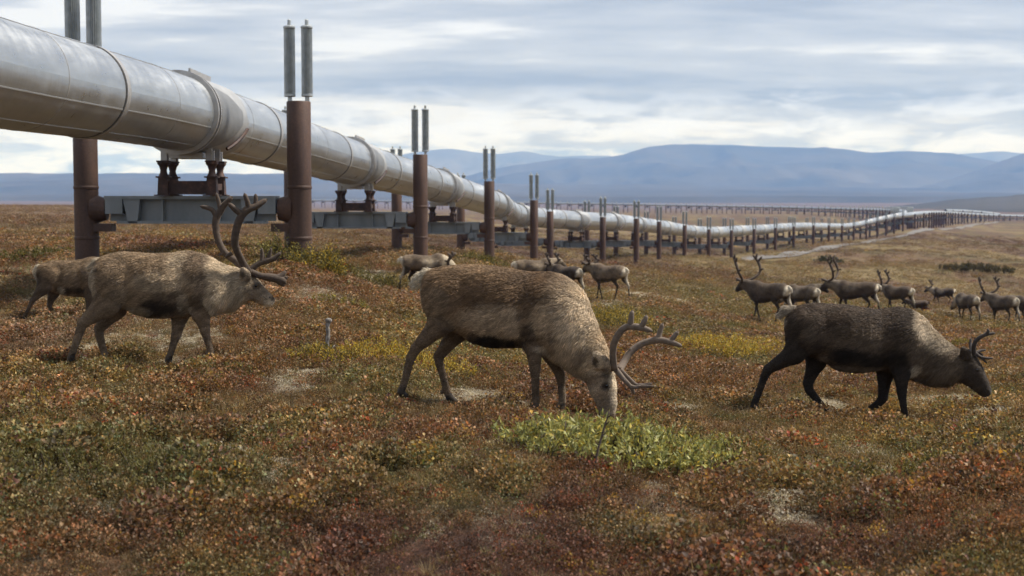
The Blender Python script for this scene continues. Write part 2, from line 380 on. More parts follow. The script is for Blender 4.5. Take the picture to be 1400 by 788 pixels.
# ------------------------------------------------------------------ tundra colours (plant cover, not light)
def patches(L):
    o = []
    for px, py, rx, ry, c, s in L:
        p = hit(px, py); d = p[1]; q = hit(px, py - ry); o.append((p[0], p[1], rx * d / F, max(abs(q[1] - d), 0.05 * d), c, s))
    return o
RUST, MAROON, OLIVE, OCHRE, GREEN, LICH, TAN, GOLD = [np.array(c) for c in ((0.140, 0.080, 0.042), (0.096, 0.050, 0.036), (0.125, 0.106, 0.042), (0.180, 0.122, 0.052), (0.084, 0.084, 0.034), (0.46, 0.41, 0.32), (0.21, 0.145, 0.088), (0.25, 0.165, 0.04))]
PATCH = patches([
 (130, 640, 190, 45, GREEN, 0.6), (60, 600, 120, 30, OLIVE, 0.6), (300, 660, 120, 30, GREEN, .5), (350, 740, 250, 45, MAROON, 0.45), (60, 770, 110, 40, RUST, .6), (600, 745, 240, 50, MAROON, 0.8), (760, 690, 160, 18, MAROON, 0.6),
 (1180, 735, 260, 60, MAROON, 0.8), (1330, 690, 120, 40, RUST, 0.9), (1000, 720, 120, 30, RUST, .5), (900, 740, 120, 30, OLIVE, .5), (330, 560, 200, 40, RUST, 0.6), (560, 590, 200, 40, RUST, 0.7), (420, 600, 130, 22, OLIVE, .5), (620, 640, 130, 30, OLIVE, .6), (480, 690, 120, 25, OCHRE, .35),
 (250, 590, 110, 16, MAROON, .6), (150, 445, 230, 32, TAN, .55), (60, 380, 130, 16, TAN, .6), (320, 400, 200, 16, TAN, .55), (650, 425, 200, 14, TAN, .4), (1050, 660, 120, 25, OLIVE, .6), (1260, 620, 160, 26, OLIVE, .6), (1140, 600, 120, 18, OCHRE, .4), (880, 490, 150, 26, RUST, 0.8), (1010, 420, 90, 18, OLIVE, .8), (960, 400, 120, 10, OLIVE, .7), (900, 445, 110, 18, GREEN, .5), (640, 470, 120, 20, OLIVE, .7), (470, 445, 110, 22, OCHRE, .5),
 (420, 420, 90, 14, RUST, .6), (480, 395, 90, 8, RUST, .7), (60, 470, 90, 20, MAROON, .5), (30, 420, 60, 9, RUST, .6), (1350, 470, 80, 16, RUST, .5), (1300, 440, 120, 12, OLIVE, .5), (1000, 520, 140, 16, RUST, .6), (1300, 520, 120, 12, OCHRE, .5), (1250, 395, 200, 10, RUST, .5), (1150, 380, 120, 6, OCHRE, .6), (1200, 350, 150, 6, OCHRE, .5)])
LPATCH = patches([(405, 517, 40, 5, LICH, .8), (345, 628, 52, 9, LICH, .8), (395, 645, 40, 4, LICH, .7), (300, 622, 20, 4, LICH, .6), (1110, 553, 38, 7, LICH, 1.0), (1300, 553, 70, 9, LICH, 1.0), (1370, 565, 50, 9, LICH, .9), (660, 545, 60, 8, LICH, .8), (560, 520, 40, 5, LICH, .6), (500, 380, 30, 2.5, LICH, .9),
 (880, 405, 60, 4, LICH, .9), (830, 418, 40, 3, LICH, .7), (60, 405, 60, 8, LICH, .5), (30, 430, 60, 5, LICH, .4), (80, 480, 60, 6, LICH, .6), (200, 470, 120, 8, LICH, .55), (20, 370, 60, 5, LICH, .4), (430, 400, 40, 4, LICH, .55), (690, 720, 40, 6, LICH, .28), (1170, 620, 60, 6, LICH, .6), (1070, 625, 40, 5, LICH, .5), (910, 705, 50, 6, LICH, .3), (1320, 430, 60, 3, LICH, .6), (1310, 465, 60, 4, LICH, .5), (340, 400, 60, 5, LICH, .5), (1200, 460, 80, 5, LICH, .4), (780, 540, 60, 5, LICH, .5), (900, 560, 60, 5, LICH, .35)])
def veg_color(x, y):
    d = np.hypot(x, y); n = len(x)
    a = fbm(x * 0.55 + 3, y * 0.4 + 8, 5, .6); b = fbm(x * 0.8 + 61, y * 0.6 + 13, 5, .6); c = fbm(x * 0.33 + 91, y * 0.22 + 33, 5, .6)
    col = np.repeat(((RUST + OCHRE * .6 + OLIVE * .7 + MAROON * .35) / 2.65)[None], n, 0)
    def lay(col, cc, w): return col * (1 - w[:, None]) + cc * w[:, None]
    col = lay(col, RUST, sstep(.47, .62, a) * .75); col = lay(col, OLIVE, sstep(.48, .62, b) * .75); col = lay(col, MAROON, sstep(.52, .66, c) * .7); col = lay(col, OCHRE, sstep(.55, .68, 1 - a) * .55)
    for X, Y, rx, ry, cc, s in PATCH:
        q = ((x - X) / rx) ** 2 + ((y - Y) / ry) ** 2; w = s * sstep(1.5, .35, q + 1.6 * (b - .5) + 1.0 * (a - .5)); col = lay(col, cc, w)
    # farther off: paler tan and brown bands
    far = sstep(30, 120, d)
    e = fbm(x * 0.09 + 5, y * 0.035 + 7, 5, .66); f2 = fbm(x * 0.05 + 50, y * 0.02 + 71, 5, .66)
    fc = np.repeat(np.array([[0.122, 0.074, 0.042]]), n, 0)
    fc = lay(fc, np.array([0.185, 0.138, 0.062]), sstep(.46, .60, e)); fc = lay(fc, np.array([0.082, 0.046, 0.034]), sstep(.5, .62, f2) * .85); fc = lay(fc, np.array([0.098, 0.082, 0.034]), sstep(.54, .66, 1 - e) * .75)
    fc = lay(fc, np.array([0.19, 0.128, 0.078]), sstep(-.05, -.2, x / np.maximum(d, 1)) * .6); fc = fc * np.array([[.80, .80, .84]])
    col = col * (1 - far[:, None] * .85) + fc * far[:, None] * .85
    vf = sstep(500, 1600, d); col = col * (1 - vf[:, None]) + np.array([[0.10, 0.072, 0.058]]) * vf[:, None]
    # low lichen heath
    l = fbm(x * 1.9 + 23, y * 1.3 + 77, 5, .66); lw = sstep(.62, .76, l) * .8 * (1 - far); l2 = fbm(x * 3.4 + 3, y * 2.3 + 19, 5, .72)
    for X, Y, rx, ry, cc, s in LPATCH:
        q = ((x - X) / rx) ** 2 + ((y - Y) / ry) ** 2; lw = np.maximum(lw, s * sstep(1.35, .15, q / 1.5 + 2.6 * (l2 - .5)))
    return col, lw

# ------------------------------------------------------------------ ground sheet
def build_ground():
    az = np.concatenate([np.linspace(-180, -62, 26), np.linspace(-58, -24, 22), np.linspace(-23, 23, 420), np.linspace(24, 58, 22), np.linspace(62, 180, 26)])
    az = np.radians(az); rr = np.concatenate([[0.4, 1.2, 2.2, 3.2, 4.0], np.exp(np.linspace(math.log(4.6), math.log(400), 420)), np.exp(np.linspace(math.log(415), math.log(9000), 60))])
    A, RR = np.meshgrid(az, rr); X = np.sin(A) * RR; Y = np.cos(A) * RR
    Z = gz(X.ravel(), Y.ravel()).reshape(X.shape)
    V = np.stack([X, Y, Z], -1).reshape(-1, 3); nx = len(az); ny = len(rr)
    i = np.arange(ny - 1)[:, None] * nx + np.arange(nx - 1)[None]
    Fc = np.stack([i, i + 1, i + 1 + nx, i + nx], -1).reshape(-1, 4)[:, ::-1]
    col, lw = veg_color(V[:, 0], V[:, 1])
    near = sstep(60, 20, np.hypot(V[:, 0], V[:, 1]))[:, None]
    col = col * (1 - near) + col * 0.55 * near                         # bare peat and litter between the plants
    lwn = lw * (1 - .65 * near[:, 0])
    col = col * (1 - lwn[:, None]) + LICH * .8 * lwn[:, None]
    g = mesh_obj('ground', V, Fc, M['ground'], cols=col); tag(g, kind='structure')
build_ground()

# ------------------------------------------------------------------ mountains
def ridge(name, D, pts, d0, seed, mat, y0=272):
    P = np.array(pts, float); px = np.linspace(P[0, 0], P[-1, 0], 300)
    # smooth interpolation of the skyline
    yy = np.interp(px, P[:, 0], P[:, 1]); k = np.hanning(9); k /= k.sum(); yy = np.convolve(np.pad(yy, 4, 'edge'), k, 'valid')
    yy = yy - (fbm(px / 26 + seed, px * 0 + seed, 4) - .5) * 3.0
    rows = 46; V = []
    for r in range(rows):
        t = r / (rows - 1)
        if t <= 0.8: q = t / 0.8; d = d0 + (D - d0) * q; s = q ** 1.5
        else: q = (t - .8) / .2; d = D + (D - d0) * .6 * q; s = 1 - q
        zc = EYE + (HZ - yy) / F * D; zb = EYE + (HZ - y0) / F * d0 - 30 * (1 - s) * (t < .02)
        X = (px - 700) / F * d; n = fbm(X / 900 + seed * 3, np.full_like(X, d / 700) + seed, 5, .55) - .5
        g = -np.abs(fbm(X / 420 + seed, np.full_like(X, d / 1600), 4) - .5)
        Z = zb + (zc - zb) * s + (n * .55 + g * .60) * np.maximum(zc - zb, 20) * (4 * s * (1 - s)) ** .7
        V.append(np.stack([X, np.full_like(X, d), Z], -1))
    V = np.concatenate(V); nx = 300; i = np.arange(rows - 1)[:, None] * nx + np.arange(nx - 1)[None]
    Fc = np.stack([i, i + 1, i + 1 + nx, i + nx], -1).reshape(-1, 4)
    tag(mesh_obj(name, V, Fc, mat), kind='structure')
ridge('far_snowy_hills', 14000, [(380, 262), (440, 232), (500, 222), (540, 213), (585, 206), (620, 204), (650, 209), (680, 211), (712, 207), (760, 214), (830, 213), (900, 222), (1100, 240), (1220, 226), (1260, 214), (1310, 211), (1350, 208), (1370, 207), (1400, 211), (1500, 220), (1700, 240)], 11000, 2.3, M['mountsnow'], 262)
ridge('mountain_range', 10000, [(540, 264), (600, 250), (650, 238), (700, 227), (760, 218), (830, 216), (850, 212), (880, 203), (910, 198), (940, 197.5), (1000, 199), (1040, 202), (1080, 202), (1105, 204), (1130, 202), (1160, 205), (1190, 209), (1230, 207), (1270, 208), (1310, 212), (1340, 217), (1400, 228), (1500, 240), (1700, 250)], 6500, 5.1, M['mount'], 268)
ridge('right_mountain_shoulder', 8500, [(1200, 266), (1260, 255), (1300, 245), (1340, 231), (1370, 220), (1400, 209), (1450, 195), (1550, 184), (1700, 190), (1900, 220)], 6300, 8.7, M['mount'], 268)
ridge('left_plateau_ridge', 7500, [(-900, 240), (-400, 238), (0, 237), (200, 237.5), (400, 238), (520, 243), (620, 249), (760, 253), (900, 252), (1050, 256), (1250, 258), (1500, 262)], 4300, 11.9, M['mount'], 270)
ridge('low_dark_hill', 2600, [(1190, 285), (1240, 280), (1280, 275.5), (1330, 270.5), (1400, 266), (1500, 262), (1700, 262), (1900, 268)], 1500, 4.4, M['mount'], 290)

# ------------------------------------------------------------------ gravel track
def build_track():
    pts = [(985, 357.5), (1020, 356), (1050, 353), (1085, 348), (1120, 342.5), (1160, 335.5), (1200, 328.5), (1240, 322), (1290, 314), (1330, 308), (1365, 303.5)]
    P = [hit(a, b, 60, 1500) for a, b in pts]; Q, _ = catmull([p[:2] for p in P], [1] * len(P), 14); Q = np.array(Q)
    V = []; n = len(Q)
    for i in range(n):
        d = Q[min(i + 1, n - 1)] - Q[max(i - 1, 0)]; d /= np.linalg.norm(d); nr = np.array([d[1], -d[0]])
        w = (1.5 + .8 * math.sin(i * .31) * .4 + rnd.random() * .3) * min(1, i / 20 + .05)
        for k in np.linspace(-1, 1, 7):
            p = Q[i] + nr * k * w; V.append((p[0], p[1], g1(*p) + 0.10 + 0.05 * (1 - k * k)))
    Fc = [(i * 7 + k, i * 7 + k + 1, (i + 1) * 7 + k + 1, (i + 1) * 7 + k) for i in range(n - 1) for k in range(6)]
    tag(mesh_obj('gravel_track', V, Fc, M['gravel']), kind='structure')
build_track()
# ------------------------------------------------------------------ pipeline and its supports
PR = 0.69                                          # jacket radius
# near-side piles: photo column, distance, photo row of the pile top
NEAR = [(410, 27, 140), (575, 44.5, 212), (669, 62, 248), (730, 79, 274), (752, 94, 289), (824, 106, 297), (870, 115.5, 299), (901, 134, 303), (936, 150, 308), (969, 167, 313.5),
        (1000, 180, 315), (1031, 193, 313), (1060, 207, 311.6), (1085, 222, 309.5), (1112, 245, 308), (1133, 268, 308.2), (1151, 292, 308.3), (1167, 318, 308.3), (1184, 334, 306), (1199, 344, 302.5), (1211, 350, 299.5), (1222, 355, 297), (1234, 362, 294.5)]
def xy(px, d): return np.array([(px - 700) / F * d, d])
def perp(d): return np.array([d[1], -d[0]])        # to the right of the heading
npile = np.array([xy(a, b) for a, b, _ in NEAR]); nz = np.array([EYE + (HZ - t) / F * b for _, b, t in NEAR])
def headings(P):
    H = np.array([P[min(i + 1, len(P) - 1)] - P[max(i - 1, 0)] for i in range(len(P))]); return H / np.linalg.norm(H, axis=1)[:, None]
hd = headings(npile); hd[0] = np.array([0.045, 1.0]) / np.hypot(.045, 1); hd[1] = np.array([.085, 1]) / np.hypot(.085, 1)
HALF = 2.05
cen = np.array([npile[i] - perp(hd[i]) * HALF for i in range(len(NEAR))])
cz = nz - 0.27
def jitter_free(P): return P
# path of the near line: back past the camera, then through every support, then off to the far left plain
path = [np.array([cen[0][0] - .045 * 19.5, cen[0][1] - 19.5, cz[0] + .02]), np.array([cen[0][0] - .045 * 9.5, cen[0][1] - 9.5, cz[0]])] + [np.array([c[0], c[1], z]) for c, z in zip(cen, cz)]
farpts = [(1237, 420, 292.0), (1234, 500, 289.8), (1222, 580, 288.6), (1190, 660, 287.2), (1150, 730, 286.0), (1100, 790, 284.6), (1030, 850, 283.0), (960, 900, 281.6), (870, 955, 280.0), (780, 1000, 278.6), (690, 1045, 277.4), (600, 1085, 276.4), (510, 1120, 275.4), (430, 1150, 274.4), (370, 1170, 274.0)]
farpath = [np.array([*xy(a, b), EYE + (HZ - c) / F * b]) for a, b, c in farpts]
rightpts = [(1256, 405, 292.6), (1268, 455, 291.6), (1282, 520, 291.2), (1300, 610, 291.6), (1325, 700, 293.0), (1360, 790, 294.6), (1400, 860, 295.6), (1470, 950, 296.4), (1560, 1050, 297)]
rightpath = [path[-1]] + [np.array([*xy(a, b), EYE + (HZ - c) / F * b]) for a, b, c in rightpts]
far2pts = [(1292, 720, 288.2), (1310, 740, 288.6), (1335, 770, 290.0), (1352, 785, 291.6), (1366, 800, 293.4)]
def resample(P, step0):
    Q, _ = catmull(P, [1] * len(P), 24); Q = np.array(Q); s = np.concatenate([[0], np.cumsum(np.linalg.norm(np.diff(Q, axis=0), axis=1))]); return Q, s
def sweep_section(Q, s, a, b, r, n=48, ends=True, step=None):
    ns = max(2, int((b - a) / (step or 1.2)) + 1); ss = np.linspace(a, b, ns)
    P = np.stack([np.interp(ss, s, Q[:, k]) for k in range(3)], 1)
    T = np.stack([np.interp(ss + .4, s, Q[:, k]) - np.interp(ss - .4, s, Q[:, k]) for k in range(3)], 1); T /= np.linalg.norm(T, axis=1)[:, None]
    Rt = np.cross(T, [0, 0, 1]); Rt /= np.linalg.norm(Rt, axis=1)[:, None]; Up = np.cross(Rt, T)
    th = np.linspace(0, 2 * math.pi, n + 1)
    V = P[:, None] + r * (np.cos(th)[None, :, None] * Rt[:, None] + np.sin(th)[None, :, None] * Up[:, None])
    uv = np.stack(np.meshgrid(th / (2 * math.pi), ss), -1)[..., ::-1]
    m = n + 1; i = np.arange(ns - 1)[:, None] * m + np.arange(n)[None]
    Fc = np.stack([i, i + m, i + m + 1, i + 1], -1).reshape(-1, 4)[:, ::-1]
    return V.reshape(-1, 3), Fc, uv.reshape(-1, 2) * np.array([1, 1.0])
def frame_at(Q, s, a):
    P = np.array([np.interp(a, s, Q[:, k]) for k in range(3)]); T = np.array([np.interp(a + .4, s, Q[:, k]) - np.interp(a - .4, s, Q[:, k]) for k in range(3)]); T /= np.linalg.norm(T)
    Rt = np.cross(T, [0, 0, 1]); Rt /= np.linalg.norm(Rt); return P, T, Rt, np.cross(Rt, T)
def ring(Q, s, a, w, r0, r1, n=56):               # a band round the pipe, width w
    P, T, Rt, Up = frame_at(Q, s, a); V = []; Fc = []
    for k, (o, r) in enumerate(((-w / 2, r0), (-w / 2, r1), (w / 2, r1), (w / 2, r0))):
        for i in range(n):
            t = 2 * math.pi * i / n; V.append(P + T * o + r * (math.cos(t) * Rt + math.sin(t) * Up))
    for k in range(3):
        for i in range(n):
            j = (i + 1) % n; Fc.append((k * n + i, k * n + j, (k + 1) * n + j, (k + 1) * n + i))
    return V, Fc

def build_near_pipe():
    Q, s = resample(path, 1)
    root = thing('elevated_pipeline', 'large silver insulated pipeline running on supports from upper left into the distance', 'pipeline', (0, 0, 0))
    sup = []                                       # arc length at each support
    for c, z in zip(cen, cz): sup.append(s[np.argmin(np.linalg.norm(Q[:, :2] - c, axis=1))])
    tot = s[-1]; joints = [0.0]
    # jacket joints: between supports about every 6 m
    marks = [sup[0] - 4.3, sup[0] + 4.4, sup[0] + 8.8]
    a = sup[1] - 3.9
    joints += [x for x in (sup[0] - 13, sup[0] - 6.0, sup[0] + 4.6)]
    for i in range(1, len(sup)):
        joints += [sup[i] - 4.2, sup[i] + 4.4] if sup[i] - sup[i - 1] > 13 else [sup[i] + 3.0]
    joints = sorted(x for x in joints if 0 <= x < tot - 1) + [tot]
    for i in range(len(joints) - 1):
        a, b = joints[i], joints[i + 1]
        V, Fc, uv = sweep_section(Q, s, a + .004, b - .004, PR, 64 if a < 80 else 32)
        mesh_obj('pipe_section', V, Fc, M['jacket'], root, uv=uv)
        if i and a < 260:
            m = MB(); m.add(*ring(Q, s, a, .05, PR - .05, PR + .006)); g = m.build('joint_gasket', M['dark'], root, auto=40)
            m = MB(); m.add(*ring(Q, s, a + .10, .17, PR - .02, PR + .017)); m.build('joint_band', M['band'], root, auto=40)
        # fine circumferential and lengthwise lap seams
        if a < 70:
            q = b - 2.4 if i < 2 else a + 2.9
            while q < b - 1.2:
                m = MB(); m.add(*ring(Q, s, q, .018, PR - .02, PR + .004)); m.build('lap_seam', M['band'], root, auto=40); q += 2.6
            V, Fc, uv = sweep_section(Q, s, a + .02, b - .02, PR, 8)
            for ang in (-24, -62, 62):
                m = MB(); n_ = max(3, int((b - a) / 1.2) + 1); ss = np.linspace(a + .02, b - .02, n_); P_ = []
                VV = []; FF = []
                for j, q in enumerate(ss):
                    P, T, Rt, Up = frame_at(Q, s, q)
                    for da, rr_ in ((-.9, PR - .01), (-.7, PR + .008), (.7, PR + .005), (.9, PR - .01)):
                        t = R(ang + da); VV.append(P + rr_ * (math.cos(t) * Rt + math.sin(t) * Up))
                for j in range(n_ - 1):
                    for k in range(3): FF.append((j * 4 + k, j * 4 + k + 1, (j + 1) * 4 + k + 1, (j + 1) * 4 + k))
                m.add(VV, FF); m.build('lap_seam', M['jacket'], root)
    # saddles: clamp shells over the pipe at each support
    for i, a in enumerate(sup):
        P, T, Rt, Up = frame_at(Q, s, a)
        n = 64 if i < 5 else 28; r = PR + .045; V = []; Fc = []
        lam = []
        for k in range(n + 1):
            t = -math.pi / 2 + 2 * math.pi * k / n
            side = abs(math.cos(t)); tt = math.sin(t)
            e = 1.52 if side > .62 else .62 + (1.52 - .62) * max(0, side) / .62   # far edge reaches out along the flanks
            if tt > 0: e = max(e * (.92 if side > .6 else 1), .95)
            lam.append((t, -.85, e))
        for (t, l0, l1) in lam:
            dirv = math.cos(t) * Rt + math.sin(t) * Up
            for o, rr_ in ((l0, PR), (l0, r), (l1, r), (l1, PR)): V.append(P + T * o + dirv * rr_)
        for k in range(n):
            for j in range(3): Fc.append((k * 4 + j, (k + 1) * 4 + j, (k + 1) * 4 + j + 1, k * 4 + j + 1))
        m = MB(); m.add(V, [f[::-1] for f in Fc]); sd = m.build('saddle', M['saddle'], root, auto=35)
        if i < 8:
            m = MB()
            for o in (-.90, -.72): m.add(*ring(Q, s, a + o, .06, PR, PR + .085))
            m.build('clamp_ring', M['band'], sd, auto=40)
            m = MB(); m.add(*ring(Q, s, a - .81, .12, PR, PR + .05)); m.build('clamp_gap', M['dark'], sd, auto=40)
            # raised flank plates and the slot bar
            for sg in (-1, 1):
                m = MB(); VV = []; 
                out = [(-.40, 40), (.35, 34), (.98, 12), (.98, -8), (.30, -42), (-.40, -58)]
                for rr_ in (r - .01, r + .03):
                    for (l, an) in out:
                        tt = R(an); VV.append(P + T * l + rr_ * 1.0 * (sg * math.cos(tt) * Rt + math.sin(tt) * Up))
                # shell follows the curve: subdivide around
                VV = []; FF = []; na = 14
                for j in range(na + 1):
                    an = -58 + (98) * j / na
                    l1 = np.interp(an, [-58, -42, -8, 12, 34, 40], [-.52, .20, .95, .95, .20, -.52])
                    tt = R(an); dv = sg * math.cos(tt) * Rt + math.sin(tt) * Up
                    for o, rr_ in ((-.62, r), (-.62, r + .028), (l1, r + .028), (l1, r)): VV.append(P + T * o + dv * rr_)
                for j in range(na):
                    for k in range(3):
                        f = (j * 4 + k, (j + 1) * 4 + k, (j + 1) * 4 + k + 1, j * 4 + k + 1); FF.append(f if sg < 0 else f[::-1])
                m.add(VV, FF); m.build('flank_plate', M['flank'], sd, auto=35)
                pp = []
                for q in np.linspace(0, 1, 7):
                    an = R(-12 - 38 * q); pp.append(P + T * (1.32 - .62 * q) + (r + .035) * (sg * math.cos(an) * Rt + math.sin(an) * Up))
                m = MB(); m.tube(pp, [.034] * 7, 6); m.build('slot_bar', M['shoe'], sd, auto=40)
            m = MB(); VV = [];  # top stop flange
            for (l, h) in ((-.45, -.02), (.95, -.02), (.95, .10), (-.45, .12)):
                for w in (-.02, .02): VV.append(P + T * l + Up * (r + h) + Rt * (w + .10))
            m.add(VV, [(0, 2, 4, 6), (7, 5, 3, 1), (0, 1, 3, 2), (2, 3, 5, 4), (4, 5, 7, 6), (6, 7, 1, 0)]); m.build('stop_flange', M['band'], sd)
    return Q, s, sup
Q0, s0, SUP = build_near_pipe()

def far_line(P, label, ring_step=None):
    Q, s = resample(P, 1); root = thing('elevated_pipeline', label, 'pipeline'); a = 0.0
    while a < s[-1] - 1:
        b = min(a + 60, s[-1]); 
        if s[-1] - b < 8: b = s[-1]
        V, Fc, uv = sweep_section(Q, s, a, b, PR, 16, step=6); mesh_obj('pipe_section', V, Fc, M['jacket'], root, uv=uv); a = b
    return Q, s
QF, sF = far_line([path[-1] + np.array([0, 0, 0.0])] + farpath, 'thin far pipeline crossing the distant plain from the bend to the left')
QR, sR = far_line(rightpath, 'distant silver pipeline curving away over the rise at right')
QX, sX = far_line([np.array([*xy(a, b), EYE + (HZ - c) / F * b]) for a, b, c in far2pts], 'short faint stretch of pipeline behind the right-hand line')

# --- support parts
def radiator_mesh(rad=.105):
    m = MB(); n = 44; V = []; Fc = []
    for z in (.10, 1.36):
        for i in range(n):
            a = 2 * math.pi * i / n; r = rad if i % 2 else rad * .80; V.append((r * math.cos(a), r * math.sin(a), z))
    for i in range(n): Fc.append((i, (i + 1) % n, n + (i + 1) % n, n + i))
    Fc.append(tuple(range(n - 1, -1, -1))); Fc.append(tuple(range(n, 2 * n))); m.add(V, Fc)
    m.lathe((0, 0, 0), [(.042, -.02), (.042, .105)], 12)
    m.lathe((0, 0, 0), [(rad * 1.0, 1.361), (rad * 1.08, 1.372), (rad * 1.08, 1.40), (rad * .8, 1.42), (.035, 1.425), (.035, 1.52), (.025, 1.53)], 16)
    m.lathe((0, 0, 0), [(rad * .9, .088), (rad * 1.05, .095), (rad * 1.05, .135), (rad * .9, .14)], 16)
    return m
_rad = radiator_mesh().build('radiator', M['radiator'], auto=30); RADM = _rad.data; bpy.data.objects.remove(_rad)
_rad = radiator_mesh(.135).build('radiator', M['radiator'], auto=30); RADBIG = _rad.data; bpy.data.objects.remove(_rad)
def pile_mesh(h, zt_beam, bury=.6, n=28):
    r = .228; pr = [(r, -bury)]
    for zb in (zt_beam - .80, zt_beam + .16):
        pr += [(r, zb - .03), (r + .010, zb - .02), (r + .010, zb + .02), (r, zb + .03)]
    pr += [(r, h - .02), (r - .012, h)]
    m = MB(); m.lathe((0, 0, 0), pr, n); return m
def bracket(parent, x, sg, zt):
    # conical collar that carries the beam end, sg points to the beam
    m = MB(); V = []; n = 16
    for (dx, rr_) in ((.12, .30), (.30, .235), (.40, .21)):
        for i in range(n):
            a = 2 * math.pi * i / n; V.append((x + sg * dx, rr_ * .8 * math.cos(a), zt - .25 + rr_ * math.sin(a)))
    Fc = [(k * n + i, k * n + (i + 1) % n, (k + 1) * n + (i + 1) % n, (k + 1) * n + i) for k in range(2) for i in range(n)]
    Fc += [tuple(range(n)), tuple(2 * n + i for i in range(n))]
    m.add(V, Fc); m.box((x + sg * .34, 0, zt - .60), (.36, .30, .15)); m.build('bracket', M['rust'], parent, auto=40)
def beam_meshes():
    L = 2 * HALF - .456 - .36; hl = L / 2; m = MB()
    m.box((0, 0, -.03), (L, .40, .06)); m.box((0, 0, -.50), (L * .86, .34, .05)); m.box((0, .03, -.265), (L - .1, .05, .42))
    for sg in (-1, 1):
        # end block, lower edge cut away, with a slanted stiffener
        x0, x1 = sg * hl, sg * (hl - .45); x2 = sg * (hl - .62)
        m.box((sg * (hl - .18), 0, -.20), (.33, .385, .278))
        V = [(sg * (hl - .35), -.17, -.062), (sg * (hl - .68), -.17, -.062), (sg * (hl - .62), -.17, -.523), (sg * (hl - .45), -.17, -.523)]
        V += [(a, .17, c) for a, b, c in V]; Fc = [(0, 1, 2, 3), (7, 6, 5, 4), (0, 4, 5, 1), (1, 5, 6, 2), (2, 6, 7, 3), (3, 7, 4, 0)]
        m.add(V, Fc if sg > 0 else [f[::-1] for f in Fc])
    m.box((-.55, -.06, -.265), (.03, .14, .42)); m.box((.55, -.06, -.265), (.03, .14, .42))
    return m
BEAM = beam_meshes()
def shoe_mesh(dz):
    # four waisted posts on a low frame, carrying the saddle
    m = MB()
    for x in (-.46, .46):
        for y in (-.30, .30):
            m.box((x, y, .012), (.30, .26, .022)); m.box((x, y, .18), (.20, .17, .316), taper=.86); m.box((x, y, .352), (.25, .21, .03))
            m.lathe((x, y, .367), [(.10, 0), (.07, .06), (.062, .11), (.085, .19), (.12, .23), (.12, .26)], 12)
            m.box((x, y, .645), (.22, .20, .032)); 
    m.box((0, -.26, .155), (.78, .08, .25)); m.box((0, .26, .155), (.78, .08, .25)); m.box((-.46, 0, .17), (.12, .44, .12)); m.box((.46, 0, .17), (.12, .44, .12))
    return m
def lug_mesh():
    m = MB()
    m.box((0, 0, .755), (.62, .9, .10))
    for x in (-.46, .46):
        for y in (-.30, .30):
            m.box((x * .93, y, .75), (.16, .035, .19)); m.box((x * .93, y - .045, .76), (.10, .03, .26))
    return m
_o = BEAM.build('crossbeam', M['beam'], auto=30); BEAMM = _o.data; bpy.data.objects.remove(_o)
_o = shoe_mesh(0).build('shoe_frame', M['shoe'], auto=30); SHOEM = _o.data; bpy.data.objects.remove(_o)
_o = lug_mesh().build('saddle_lug', M['band'], auto=30); LUGM = _o.data; bpy.data.objects.remove(_o)
def child(name, me, parent, loc=(0, 0, 0), rz=0, sc=None):
    o = bpy.data.objects.new(name, me); C.objects.link(o); o.parent = parent; o.location = loc; o.rotation_euler = (0, 0, rz)
    if sc: o.scale = sc
    return o
ORD = ['nearest', 'second nearest', 'third nearest', 'fourth nearest', 'fifth nearest', 'sixth nearest', 'seventh nearest', 'eighth nearest', 'ninth nearest', 'tenth nearest', 'eleventh nearest', 'twelfth nearest', 'thirteenth nearest', 'fourteenth nearest', 'fifteenth nearest', 'sixteenth nearest', 'seventeenth nearest', 'eighteenth nearest', 'nineteenth nearest', 'twentieth nearest', 'twenty-first nearest', 'twenty-second nearest', 'twenty-third nearest']
GRP = 'steel supports under the near pipeline'
def support(c, head, zpipe, label, big=False):
    rz = math.atan2(-head[0], head[1])              # local x to the right of the heading, local y along it
    zb = zpipe - PR - .82                           # top of the crossbeam
    base = g1(c[0], c[1]); root = thing('pipe_support', label, 'pipe support', (c[0], c[1], base), rz, GRP)
    for sg in (-1, 1):
        w = np.array(c) + perp(head) * sg * HALF; gzv = g1(*w); top = zpipe + .27
        lo = child('pile', None, root) if False else None
        po = pile_mesh(top - gzv, zb - gzv).build('pile', M['rust'], root, auto=35); po.location = (sg * HALF, 0, gzv - base)
        for q in (-1, 1):
            child('radiator', RADBIG if (big and sg < 0) else RADM, po, (q * (.205 if (big and sg < 0) else .165), 0, top - gzv), 0, (1.05, 1.05, 1.45) if (big and sg < 0) else None)
        bracket(po, 0, -sg, zb - gzv)
    child('crossbeam', BEAMM, root, (0, 0, zb - base))
    child('shoe_frame', SHOEM, root, (0, 0, zb - base + .001)); child('saddle_lug', LUGM, root, (0, 0, zb - base + .001))
for i in range(len(NEAR)):
    lab = ORD[i] + ' pipeline support, two rusty piles with grey radiators and a crossbeam'
    if i == 0: lab = 'nearest pipeline support, grey crossbeam between rusty piles behind the antlers of the left caribou'
    support(cen[i], hd[i], cz[i], lab, big=(i == 0))
